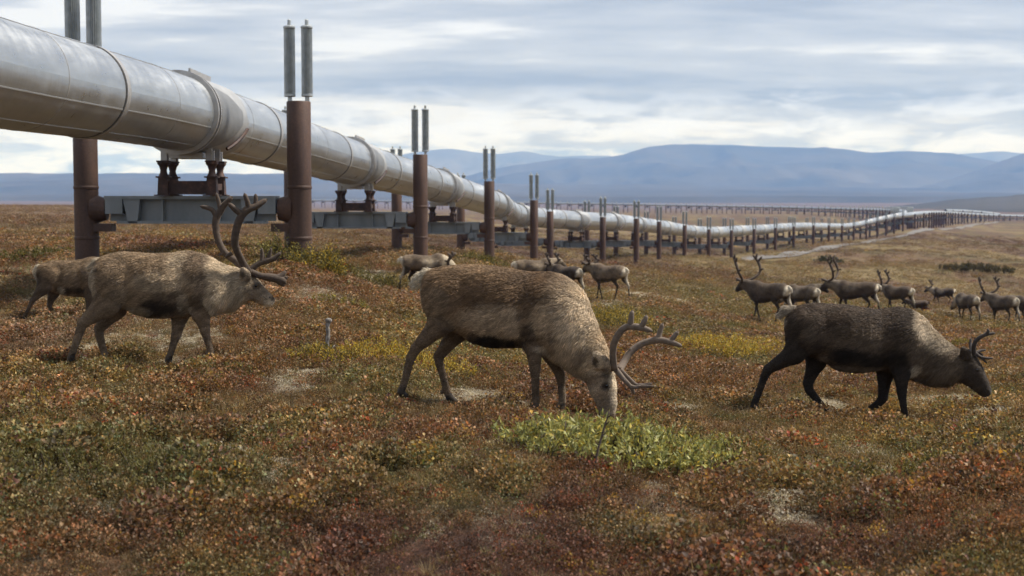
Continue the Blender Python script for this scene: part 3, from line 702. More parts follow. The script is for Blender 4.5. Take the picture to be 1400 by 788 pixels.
# far supports: simple frames of the same kind
def far_supports(Q, s, step, start, end, label, group, rads=True):
    a = start; pm = MB(); bm = MB(); rm = MB()
    for sg in (-1, 1):
        pass
    pm.lathe((0, 0, 0), [(.24, -4.2), (.24, 1.8)], 10); rm.lathe((0, 0, 0), [(.105, -.01), (.105, 1.35), (.03, 1.5)], 8)
    bm.box((0, 0, -.26), (3.6, .35, .52)); sm = MB(); sm.box((-.45, 0, .4), (.22, .7, .83)); sm.box((.45, 0, .4), (.22, .7, .83))
    pl = pm.build('pile_pair', M['rust']).data; b_ = bm.build('crossbeam', M['beam']).data; s_ = sm.build('shoe_frame', M['shoe']).data; r_ = rm.build('radiator', M['radiator']).data
    for nm in ('pile_pair', 'crossbeam', 'shoe_frame', 'radiator'):
        for o in [o for o in bpy.data.objects if o.name.startswith(nm) and o.parent is None]: bpy.data.objects.remove(o)
    while a < end:
        P, T, Rt, Up = frame_at(Q, s, a); z = P[2] - PR - .82
        root = thing('pipe_support', label, 'pipe support', (P[0], P[1], z), math.atan2(-T[0], T[1]), group)
        
        for sg in (-1, 1):
            po = child('pile', pl, root, (sg * HALF, 0, 0))
            if rads:
                for q in (-1, 1): child('radiator', r_, po, (q * .165, 0, 1.8))
        child('crossbeam', b_, root); child('shoe_frame', s_, root)
        a += step
far_supports(QF, sF, 10.5, 22, sF[-1] - 3, 'tiny dark support under the thin pipeline crossing the distant plain', 'supports of the far plain pipeline')
far_supports(QR, sR, 18.3, 20, sR[-1] - 3, 'small distant support under the pipeline curving away at right', 'supports of the right-hand pipeline', False)
far_supports(QX, sX, 18.3, 6, sX[-1] - 3, 'tiny support under the faint pipeline behind the right-hand line', 'supports of the faint pipeline stretch', False)
# ------------------------------------------------------------------ caribou
def cone_d(X, Y, Z, a, b, ra, rb, lat=1.0):
    y0 = 0.5 * (a[1] + b[1]); Y = (Y - y0) / lat
    a = np.array([a[0], (a[1] - y0) / lat, a[2]]); b = np.array([b[0], (b[1] - y0) / lat, b[2]])
    ba = b - a; l2 = ba @ ba; rr = ra - rb; a2 = max(l2 - rr * rr, 1e-9); il2 = 1.0 / l2
    px, py, pz = X - a[0], Y - a[1], Z - a[2]
    y = px * ba[0] + py * ba[1] + pz * ba[2]; z = y - l2
    qx, qy, qz = px * l2 - ba[0] * y, py * l2 - ba[1] * y, pz * l2 - ba[2] * y
    x2 = qx * qx + qy * qy + qz * qz; y2 = y * y * l2; z2 = z * z * l2
    k = np.sign(rr) * rr * rr * x2
    d = (np.sqrt(x2 * a2 * il2) + y * rr) * il2 - ra
    d = np.where(np.sign(z) * a2 * z2 > k, np.sqrt(x2 + z2) * il2 - rb, d)
    d = np.where(np.sign(y) * a2 * y2 < k, np.sqrt(x2 + y2) * il2 - ra, d)
    return d * min(lat, 1.0)
def torso_d(X, Y, Z, T):
    zt = np.interp(X, T['s'], T['top']); zb = np.interp(X, T['s'], T['bot']); hw = np.interp(X, T['s'], T['hw'])
    zc = .5 * (zt + zb) + T.get('lift', 0.04) * (zt - zb); hu = np.maximum(np.where(Z > zc, zt - zc, zc - zb), .01)
    ex = np.where(Z > zc, 1.85, 2.3); q = (np.abs((Z - zc) / hu) ** ex + np.abs(Y / hw) ** ex) ** (1 / ex)
    d = (q - 1) * np.minimum(hu, hw) * .9
    e = np.maximum(T['s'][0] - X, X - T['s'][-1])
    k = .07; h = np.maximum(k - np.abs(d - e), 0) / k
    return np.maximum(d, e) + h * h * k / 4
def surface_nets(Fd, o, h):
    ins = Fd < 0; nx, ny, nz_ = Fd.shape
    c = np.zeros((nx - 1, ny - 1, nz_ - 1), np.int8)
    for i in (0, 1):
        for j in (0, 1):
            for k in (0, 1): c += ins[i:nx - 1 + i, j:ny - 1 + j, k:nz_ - 1 + k]
    act = np.argwhere((c > 0) & (c < 8)); idm = np.full(c.shape, -1, np.int64); idm[tuple(act.T)] = np.arange(len(act))
    off = np.array([(i, j, k) for i in (0, 1) for j in (0, 1) for k in (0, 1)])
    val = np.stack([Fd[act[:, 0] + a, act[:, 1] + b, act[:, 2] + d] for a, b, d in off], 1)
    acc = np.zeros((len(act), 3)); cnt = np.zeros(len(act))
    for p in range(8):
        for q in range(p + 1, 8):
            if np.abs(off[p] - off[q]).sum() != 1: continue
            a, b = val[:, p], val[:, q]; x = (a < 0) != (b < 0); t = np.where(x, a / np.where(x, a - b, 1), 0)
            acc += np.where(x[:, None], off[p] + (off[q] - off[p]) * t[:, None], 0); cnt += x
    V = o + (act + acc / cnt[:, None]) * h
    Q = []
    for ax in range(3):
        sl0 = [slice(None)] * 3; sl1 = [slice(None)] * 3; sl0[ax] = slice(0, -1); sl1[ax] = slice(1, None)
        A = ins[tuple(sl0)]; B = ins[tuple(sl1)]; e = np.argwhere(A != B); u, v = [(1, 2), (2, 0), (0, 1)][ax]
        e = e[(e[:, u] > 0) & (e[:, v] > 0) & (e[:, u] < Fd.shape[u] - 1) & (e[:, v] < Fd.shape[v] - 1)]
        def cell(du, dv):
            q = e.copy(); q[:, u] += du; q[:, v] += dv; return idm[tuple(q.T)]
        f = np.stack([cell(-1, -1), cell(0, -1), cell(0, 0), cell(-1, 0)], 1); fl = A[tuple(e.T)]
        f[~fl] = f[~fl][:, ::-1]; Q.append(f)
    return V, np.concatenate(Q)
def sdf_mesh(T, prims, h):
    pts = [(T['s'][0], T['hw'].max(), T['top'].max()), (T['s'][-1], -T['hw'].max(), T['bot'].min())]
    lo = np.min([np.minimum(p[0], p[1]) - max(p[2], p[3]) for p in prims] + [np.array(q) for q in pts], axis=0) - 3 * h
    hi = np.max([np.maximum(p[0], p[1]) + max(p[2], p[3]) for p in prims] + [np.array(q) for q in pts], axis=0) + 3 * h
    lo[1] = min(lo[1], -T['hw'].max() - 3 * h); hi[1] = max(hi[1], T['hw'].max() + 3 * h)
    n = np.ceil((hi - lo) / h).astype(int) + 1; ax = [lo[i] + np.arange(n[i]) * h for i in range(3)]
    Fd = np.full(tuple(n), .4)
    X, Y, Z = np.meshgrid(*ax, indexing='ij', sparse=True)
    m = (ax[0] > T['s'][0] - .25) & (ax[0] < T['s'][-1] + .25); i0, i1 = np.where(m)[0][[0, -1]]
    Fd[i0:i1 + 1] = torso_d(X[i0:i1 + 1], Y, Z, T)
    groups = {}
    for p in prims: groups.setdefault(p[6], []).append(p)
    for gid, G in groups.items():
        K = G[0][4]; mg = K + 3 * h
        mn = np.min([np.minimum(p[0], p[1]) - max(p[2], p[3]) for p in G], axis=0) - mg; mxx = np.max([np.maximum(p[0], p[1]) + max(p[2], p[3]) for p in G], axis=0) + mg; sl = []
        for i in range(3):
            j0 = max(0, int((mn[i] - lo[i]) / h)); j1 = min(n[i], int((mxx[i] - lo[i]) / h) + 2); sl.append(slice(j0, j1))
        acc = None
        for p in G:
            d = cone_d(X[sl[0]], Y[:, sl[1]], Z[:, :, sl[2]], *p[:4], p[5])
            if acc is None: acc = d
            else:
                kk = p[7]; hh = np.maximum(kk - np.abs(d - acc), 0) / kk; acc = np.minimum(d, acc) - hh * hh * kk / 4
        f = Fd[tuple(sl)]; hh = np.maximum(K - np.abs(acc - f), 0) / K; Fd[tuple(sl)] = np.minimum(acc, f) - hh * hh * K / 4
    for (a, b, ra, rb, k, lat) in []:
        mg = k + max(ra, rb) + 3 * h; mn = np.minimum(a, b) - mg; mxx = np.maximum(a, b) + mg; sl = []
        for i in range(3):
            j0 = max(0, int((mn[i] - lo[i]) / h)); j1 = min(n[i], int((mxx[i] - lo[i]) / h) + 2); sl.append(slice(j0, j1))
        d = cone_d(X[sl[0]], Y[:, sl[1]], Z[:, :, sl[2]], a, b, ra, rb, lat); f = Fd[tuple(sl)]
        hh = np.maximum(k - np.abs(d - f), 0) / k; Fd[tuple(sl)] = np.minimum(d, f) - hh * hh * k / 4
    return surface_nets(Fd, lo, h)

FEET = []
def smooth_prof(pts, s):
    pts = sorted(pts); x = np.array([p[0] for p in pts]); y = np.array([p[1] for p in pts]); v = np.interp(s, x, y)
    k = np.hanning(11); k /= k.sum(); return np.convolve(np.pad(v, 5, 'edge'), k, 'valid')

def caribou(spec, conv, rmul, root, h, fur=0):
    """spec is laid out in side view; conv(a, b, t) gives local metres, rmul turns a drawn radius into metres."""
    rmf = rmul if callable(rmul) else (lambda a, b: rmul)
    top = [conv(a, b, 0) for a, b in spec['top']]; bot = [conv(a, b, 0) for a, b in spec['bot']]
    s0 = min(min(p[0] for p in top), min(p[0] for p in bot)); s1 = max(max(p[0] for p in top), max(p[0] for p in bot))
    s = np.linspace(s0, s1, 90); T = dict(s=s, top=smooth_prof([(p[0], p[2]) for p in top], s), bot=smooth_prof([(p[0], p[2]) for p in bot], s))
    q = (s - s0) / (s1 - s0); T['hw'] = np.interp(q, [0, .10, .2, .28, .46, .58, .68, .80, .9, 1], np.array([.10, .185, .195, .192, .265, .258, .215, .20, .175, .12]) * spec.get('wide', 1)) 
    prims = []; legs = []; heads = []; necks = []
    gid = [0]
    def chain(pts, t, k, lat, store, inner=.015):
        P = [conv(p[0], p[1], p[3] if len(p) > 3 else t) for p in pts]; rr = [p[2] * rmf(p[0], p[1]) for p in pts]
        for i in range(len(P) - 1):
            pr = (np.array(P[i]), np.array(P[i + 1]), rr[i], rr[i + 1], k, lat, gid[0], inner); prims.append(pr); store.append(pr)
        return P, rr
    feet = []
    chain(spec['neck'], 0, .07, .78, necks)
    for L in spec['legs']:
        sg = L['t']; pts = L['pts']; tl = []
        for i, p in enumerate(pts):
            tt = sg * (.115 if i == 0 else .125 if i == 1 else .12 if i == 2 else .115); lr = (.95, .88, .86, .84, .90, .95)[min(i, 5)]; tl.append((p[0], p[1], p[2] * lr, tt))
        gid[0] += 1; thigh = []; P, rr = chain(tl[:2], 0, .035, .62, thigh, .03); chain(tl[1:3], 0, .05, .66, legs, .03)
        P, rr = chain(tl[2:], 0, .05, .86, legs, .012)
        f0 = conv(pts[0][0], pts[0][1], sg * .150); f1 = conv(pts[1][0], pts[1][1], sg * .140); r0 = pts[0][2] * rmf(*pts[0][:2])   # the muscle of shoulder or haunch stands proud
        f0 = np.array(f0); f1 = f0 + (np.array(f1) - f0) * .62; prims.append((f0, f1, r0 * .74, r0 * .40, .035, .48, gid[0], .03))
        # cloven hoof: two toes and a dewclaw bump
        f = P[-1]; r = rr[-1]; fw = L.get('toe', (.05, -.012))
        for dy in (-1, 1):
            a = np.array([f[0], f[1] + dy * r * .45, f[2] + r * .3]); b = np.array([f[0] + fw[0], f[1] + dy * r * .62, f[2] + fw[1]])
            prims.append((a, b, r * .72, r * .50, .05, 1.0, gid[0], .008)); legs.append(prims[-1])
        fk = P[-2]; prims.append((np.array([fk[0] - .012, fk[1], fk[2] - .012]), np.array([fk[0] - .038, fk[1], fk[2] - .045]), r * .62, r * .40, .05, 1.0, gid[0], .008)); legs.append(prims[-1])
        feet.append(f); FEET.append(np.array(root.matrix_basis @ Vector(f)))
    gid[0] += 1; Ph, rh = chain(spec['head'], 0, .035, .70, heads)
    for sg in (-1, 1):
        for E in spec['ears']:
            P = [conv(p[0], p[1], sg * p[3]) for p in E]; rr = [p[2] * rmf(p[0], p[1]) for p in E]
            for i in range(len(P) - 1): prims.append((np.array(P[i]), np.array(P[i + 1]), rr[i], rr[i + 1], .035, .5, gid[0], .012)); heads.append(prims[-1])
        # brow ridge and nostril swell
        e = conv(*spec['eye'], 0); hr = spec.get('hr', .085)
        prims.append((np.array([e[0] - .02, sg * hr * .62, e[2] + .022]), np.array([e[0] + .02, sg * hr * .62, e[2] + .012]), .026, .022, .035, 1.0, gid[0], .02)); heads.append(prims[-1])
    gid[0] += 1; tl = []; chain(spec['tail'], 0, .03, .8, tl)
    V, Q = sdf_mesh(T, prims, h)
    # ---- coat colour: large patches laid out in side view, one forehead stripe painted as lit
    X, Y, Z = V.T; n = len(V)
    dt = torso_d(X, Y, Z, T)
    def md(L): return np.min([cone_d(X, Y, Z, *p[:4], p[5]) for p in L], axis=0)
    dl, dh, dn, dtl = md(legs), md(heads), md(necks), md(tl)
    col = np.repeat(np.array(spec['coat'])[None], n, 0)
    def blend(w, c): 
        nonlocal col; w = np.clip(w, 0, 1)[:, None]; col = col * (1 - w) + np.array(c) * w
    nz1 = fbm(X * 6 + 3, Z * 6 + Y * 3, 4); nz2 = fbm(X * 17 + 9, Z * 17 + Y * 9, 3)
    blend(sstep(.02, -.03, dn - dt) * spec.get('neckw', .0), spec.get('neckc', (0, 0, 0)))
    legw = sstep(.03, -.02, dl - np.minimum(dt, dn)); blend(legw * spec.get('legw', .9), spec['legc'])
    headw = sstep(.03, -.02, dh - np.minimum(dn, dt)); blend(headw * .95, spec['headc'])
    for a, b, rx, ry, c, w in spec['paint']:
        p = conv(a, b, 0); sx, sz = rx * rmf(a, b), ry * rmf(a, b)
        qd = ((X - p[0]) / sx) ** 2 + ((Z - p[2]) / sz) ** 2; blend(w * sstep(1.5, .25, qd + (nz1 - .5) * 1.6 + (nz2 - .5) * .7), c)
    blend(sstep(.022, .004, dtl) * .95, spec.get('tailc', (.55, .52, .47)))
    hoof = np.zeros(n)
    for f in feet: hoof = np.maximum(hoof, sstep(.075, .055, np.linalg.norm(V - (f + np.array([.03, 0, -.012])), axis=1)))
    blend(hoof * .9, (.03, .026, .024))
    mz = conv(*spec['nose'], 0); blend(sstep(.05, .03, np.linalg.norm(V - mz, axis=1)) * .85, spec.get('nosec', (.05, .042, .038)))
    nz3 = fbm((X * .9 + Z * .45) * 9 + 5, (Z * .9 - X * .45 + Y * .5) * 40, 3); col = np.clip(col * (0.80 + .4 * nz2)[:, None] * (.74 + .52 * nz1)[:, None] * (.60 + .8 * nz3)[:, None] * np.array([1.09, 1.0, .84]), .006, .8)
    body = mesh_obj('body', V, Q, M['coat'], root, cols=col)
    # ---- eyes
    for sg in (-1, 1):
        e = np.array(conv(*spec['eye'], 0)); hr = spec.get('hr', .085)
        y = np.linspace(.02, .14, 60); inside = [min(cone_d(np.array([e[0]]), np.array([sg * a]), np.array([e[2]]), *p[:4], p[5])[0] for p in heads) for a in y]
        yy = y[int(np.argmax(np.array(inside) > -.002))] if (np.array(inside) > -.002).any() else hr
        m = MB(); m.lathe((e[0], sg * (yy - .006), e[2]), [(.004, -.021), (.016, -.013), (.021, 0), (.016, .013), (.004, .021)], 12); m.build('eye', M['eye'], root, True)
    # ---- nostrils and the line of the mouth
    if fur > 60000:
        e = np.array(conv(*spec['eye'], 0)); nn_ = np.array(conv(*spec['nose'], 0)); ax_ = (nn_ - e); ax_ /= np.linalg.norm(ax_); dn_ = np.array([-ax_[2], 0, ax_[0]]) * -1.0; dn_ = dn_ if dn_[2] < ax_[0] * 0 + .9 else dn_
        jaw = np.array(conv(*spec['neck'][-1][:2], 0)) - e; dn_ = jaw - ax_ * (jaw @ ax_); dn_ /= np.linalg.norm(dn_)
        def surf(p, sg):
            y = np.linspace(.0, .14, 70); dd = np.array([min(cone_d(np.array([p[0]]), np.array([sg * q_]), np.array([p[2]]), *h_[:4], h_[5])[0] for h_ in heads) for q_ in y])
            return y[int(np.argmax(dd > -.001))] if (dd < 0).any() and (dd > -.001).any() else .03
        for sg in (-1, 1):
            p = nn_ - ax_ * .035 + dn_ * .0; p = np.array([p[0], sg * surf(p, sg), p[2]]); m = MB(); m.lathe(tuple(p - np.array([0, sg * .004, 0])), [(.003, -.012), (.010, -.007), (.012, 0), (.009, .008), (.002, .013)], 10); m.build('nostril', M['dark'], root, True)
            pts = []
            for q_ in np.linspace(0, 1, 7):
                c_ = nn_ - ax_ * (.012 + .115 * q_) + dn_ * (.030 + .004 * q_); yy_ = surf(c_, sg); pts.append((c_[0], sg * (yy_ + .001), c_[2]))
            m = MB(); m.tube(pts, [.0035] * 6 + [.0015], 6); m.build('mouth_line', M['dark'], root, True)
    # ---- antlers
    for A in spec['antlers']:
        m = MB()
        for tube in A['tubes']:
            P = [conv(p[0], p[1], p[2]) for p in tube]; rr = [p[3] * 1.3 for p in tube]
            P, rr = catmull(P, rr, 5); rr = list(rr); rr[-1] *= .55
            fl = A.get('flat', 1.0); m.tube(P, [(r, r * fl) for r in rr], 10)
            e = Vector(P[-1]) + (Vector(P[-1]) - Vector(P[-2])).normalized() * rr[-1] * .6; m.tube([P[-1], e], [rr[-1] * .98, rr[-1] * .35], 10)
        m.build('antler', spec.get('antmat', M['velvet']), root, True)
    # ---- fur
    if fur:
        tri = np.concatenate([Q[:, [0, 1, 2]], Q[:, [0, 2, 3]]]); A_, B_, C_ = V[tri[:, 0]], V[tri[:, 1]], V[tri[:, 2]]
        N = np.cross(B_ - A_, C_ - A_); ar = np.linalg.norm(N, axis=1); Nn = N / np.maximum(ar, 1e-12)[:, None]
        shaggy = np.zeros(n)
        for a, b, rx, ry, w in spec.get('shag', []):
            p = conv(a, b, 0); shaggy = np.maximum(shaggy, w * sstep(1.3, .3, ((X - p[0]) / (rx * rmf(a, b))) ** 2 + ((Z - p[2]) / (ry * rmf(a, b))) ** 2))
        length = .040 * (1 - legw) + .010 * legw; length = length * (1 - headw) + .009 * headw; length = length + shaggy * (1 - legw) ; length *= (1 - hoof)
        length = np.where(dtl < .01, .045, length)
        pw = ar * (1 + 90 * shaggy[tri[:, 0]]); pw = pw / pw.sum(); f = rng.choice(len(tri), fur, p=pw); u = rng.random((fur, 2)); fl = u.sum(1) > 1; u[fl] = 1 - u[fl]
        P = A_[f] + (B_ - A_)[f] * u[:, :1] + (C_ - A_)[f] * u[:, 1:]; nn = Nn[f]; Lh = length[tri[f, 0]] * rng.uniform(.6, 1.25, fur)
        cl = col[tri[f, 0]] * (np.exp(rng.normal(0, .24, fur)) * (.60 + .8 * fbm((P[:, 0] * .9 + P[:, 2] * .45) * 12, (P[:, 2] * .9 - P[:, 0] * .45 + P[:, 1] * .5) * 60, 3)))[:, None]
        sw = fbm(P[:, 0] * 7 + 30, P[:, 2] * 7 + P[:, 1] * 4, 3) - .5
        flow = np.stack([-.9 + 0 * sw, sw * .8, -.45 - 1.6 * shaggy[tri[f, 0]] * 10 + sw * 1.6], 1) + rng.normal(0, .22, (fur, 3))
        flow -= nn * (flow * nn).sum(1)[:, None]; flow /= np.maximum(np.linalg.norm(flow, axis=1), 1e-6)[:, None]
        lift = rng.uniform(.18, .48, fur)[:, None]; dv = flow + nn * lift; dv /= np.linalg.norm(dv, axis=1)[:, None]
        p1 = P + dv * (Lh * .55)[:, None]; dv2 = flow + nn * lift * .35 + np.array([0, 0, -.12]); dv2 /= np.linalg.norm(dv2, axis=1)[:, None]; p2 = p1 + dv2 * (Lh * .45)[:, None]
        keep = Lh > .004; P, p1, p2, cl, Lh = P[keep], p1[keep], p2[keep], cl[keep], Lh[keep]; k = len(P)
        hc = bpy.data.hair_curves.new('fur'); hc.add_curves([3] * k)
        pos = np.stack([P - dv[keep] * .004, p1, p2], 1).astype(np.float32); hc.attributes['position'].data.foreach_set('vector', pos.ravel())
        ra = hc.attributes.get('radius') or hc.attributes.new('radius', 'FLOAT', 'POINT'); ra.data.foreach_set('value', np.tile(np.array([.0025, .0021, .0004], np.float32), k))
        ca = hc.attributes.new('col', 'FLOAT_COLOR', 'CURVE'); ca.data.foreach_set('color', np.concatenate([cl, np.ones((k, 1))], 1).astype(np.float32).ravel())
        hc.materials.append(M['fur']); fo = bpy.data.objects.new('fur', hc); C.objects.link(fo); fo.parent = root
    return feet

def hero_frame(px, py, d, yaw, ox, oy, sc):
    """side-view drawing (zoomed photo pixels) -> the animal's own upright plane, turned by yaw and standing d metres away."""
    O = at(px, py, d); O[2] = g1(O[0], O[1]); Sx = np.array([math.cos(yaw), math.sin(yaw), 0]); Tx = np.array([-math.sin(yaw), math.cos(yaw), 0])
    def conv(a, b, t):
        r = ray(ox + a / sc, oy + b / sc); lam = ((O + t * Tx - CAMP) @ Tx) / (r @ Tx); p = CAMP + r * lam - O
        return np.array([p @ Sx, t, p[2]])
    def rm(a, b):
        r = ray(ox + a / sc, oy + b / sc); lam = ((O - CAMP) @ Tx) / (r @ Tx); return lam * r[1] / F / sc
    return O, conv, rm
WHITE = (.50, .47, .42); DARK = (.036, .028, .023)

def hero_mid():
    O, conv, rm = hero_frame(650, 552, 11.6, R(-12), 510, 340, 2.318)
    root = thing('caribou', 'large brown caribou grazing head-down over the green willow in the centre', 'caribou', O, R(-12))
    spec = dict(coat=(.215, .155, .105), legc=(.120, .091, .069), headc=(.215, .178, .143), neckc=(.43, .36, .28), neckw=.85, wide=1.0, antmat=M['velvet_grey'],
      top=[(158, 110), (165, 85), (185, 68), (230, 58), (290, 54), (380, 58), (440, 68), (490, 76), (530, 78), (570, 83), (605, 101), (630, 128), (655, 170)],
      bot=[(158, 128), (165, 190), (185, 232), (230, 252), (280, 268), (320, 294), (380, 308), (450, 308), (510, 312), (560, 328), (600, 332), (635, 318), (655, 300)],
      neck=[(575, 205, 112), (622, 258, 86), (668, 318, 67), (705, 368, 54)],
      head=[(715, 388, 50), (728, 440, 43), (741, 490, 31), (742, 524, 25), (741, 534, 23)],
      ears=[[(746, 374, 12, .07), (724, 360, 22, .13), (708, 338, 14, .165)]],
      eye=(745, 431), nose=(738, 547), hr=.085, nosec=(.05, .042, .038),
      tail=[(172, 84, 18), (152, 96, 17), (138, 112, 14)], tailc=WHITE,
      legs=[dict(t=-1, pts=[(225, 160, 70), (214, 238, 40), (135, 318, 18), (120, 345, 16), (98, 430, 11.5), (88, 458, 13)], toe=(.05, -.025)),
            dict(t=1, pts=[(255, 180, 66), (268, 262, 36), (208, 342, 18), (210, 362, 15), (232, 440, 11.5), (243, 474, 13)], toe=(.05, -.025)),
            dict(t=-1, pts=[(535, 190, 80), (508, 300, 33), (514, 384, 18), (514, 400, 15), (516, 480, 11.5), (518, 512, 13)], toe=(.05, -.02)),
            dict(t=1, pts=[(560, 220, 74), (562, 332, 28), (593, 400, 17), (596, 416, 15), (601, 482, 11.5), (596, 508, 13)], toe=(.0, -.05))],
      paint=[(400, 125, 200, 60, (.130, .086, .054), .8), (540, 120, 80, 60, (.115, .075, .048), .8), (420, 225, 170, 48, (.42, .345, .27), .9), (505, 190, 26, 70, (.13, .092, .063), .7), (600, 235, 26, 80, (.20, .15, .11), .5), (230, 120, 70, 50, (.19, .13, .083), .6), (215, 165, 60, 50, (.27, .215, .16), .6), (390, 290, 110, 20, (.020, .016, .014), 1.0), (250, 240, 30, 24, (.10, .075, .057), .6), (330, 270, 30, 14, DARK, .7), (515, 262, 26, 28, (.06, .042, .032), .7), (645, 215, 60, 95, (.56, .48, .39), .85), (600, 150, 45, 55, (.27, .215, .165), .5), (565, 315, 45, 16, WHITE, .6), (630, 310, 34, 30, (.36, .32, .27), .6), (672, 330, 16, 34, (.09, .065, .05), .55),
             (160, 130, 16, 40, WHITE, .9), (165, 190, 10, 30, (.08, .06, .05), .6), (742, 431, 17, 17, (.018, .014, .012), .95), (768, 430, 15, 80, (.60, .54, .46), .8), (712, 524, 16, 12, (.10, .08, .07), .8), (748, 546, 18, 9, (.07, .06, .055), .8), (742, 520, 22, 20, (.32, .285, .245), .5), (720, 538, 14, 10, (.09, .07, .06), .7), (700, 470, 24, 40, (.30, .26, .215), .5), (716, 352, 26, 32, (.42, .36, .29), .8), (716, 353, 13, 19, DARK, .85), (742, 390, 12, 20, (.06, .048, .04), .5), (100, 450, 24, 26, (.14, .115, .095), .5)],  # tall pale forehead stripe puts light on the face into the coat colour
      shag=[(630, 330, 60, 90, .05), (560, 325, 70, 26, .03), (390, 300, 130, 20, .015)],
      antlers=[dict(flat=.8, tubes=[[(765, 385, -.06, .024), (760, 330, -.12, .022), (770, 285, -.17, .021), (800, 250, -.20, .021), (845, 250, -.20, .022), (884, 262, -.18, .014)], [(815, 248, -.20, .02), (818, 222, -.21, .018), (822, 197, -.21, .013)], [(848, 250, -.20, .018), (862, 228, -.21, .016), (866, 212, -.21, .012)],
                                    [(770, 385, -.05, .02), (795, 415, -.06, .016), (818, 440, -.05, .014), (828, 462, -.03, .009)], [(812, 434, -.05, .012), (832, 440, -.06, .012), (848, 436, -.08, .009)], [(762, 310, -.14, .014), (752, 302, -.13, .008)]]),
               dict(flat=.8, tubes=[[(780, 385, .06, .024), (795, 360, .13, .022), (815, 330, .17, .021), (850, 303, .20, .021), (900, 290, .21, .023), (945, 298, .20, .02), (977, 309, .18, .013)], [(903, 290, .21, .02), (910, 262, .22, .017), (918, 238, .22, .012)], [(940, 298, .2, .018), (955, 278, .21, .016), (966, 263, .21, .012)],
                                    [(782, 385, .05, .02), (808, 410, .07, .016), (838, 434, .09, .014), (888, 437, .10, .009)], [(840, 432, .09, .012), (858, 432, .11, .012), (884, 428, .13, .008)], [(812, 330, .17, .013), (816, 315, .16, .008)]])])
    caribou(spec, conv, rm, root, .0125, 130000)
hero_mid()

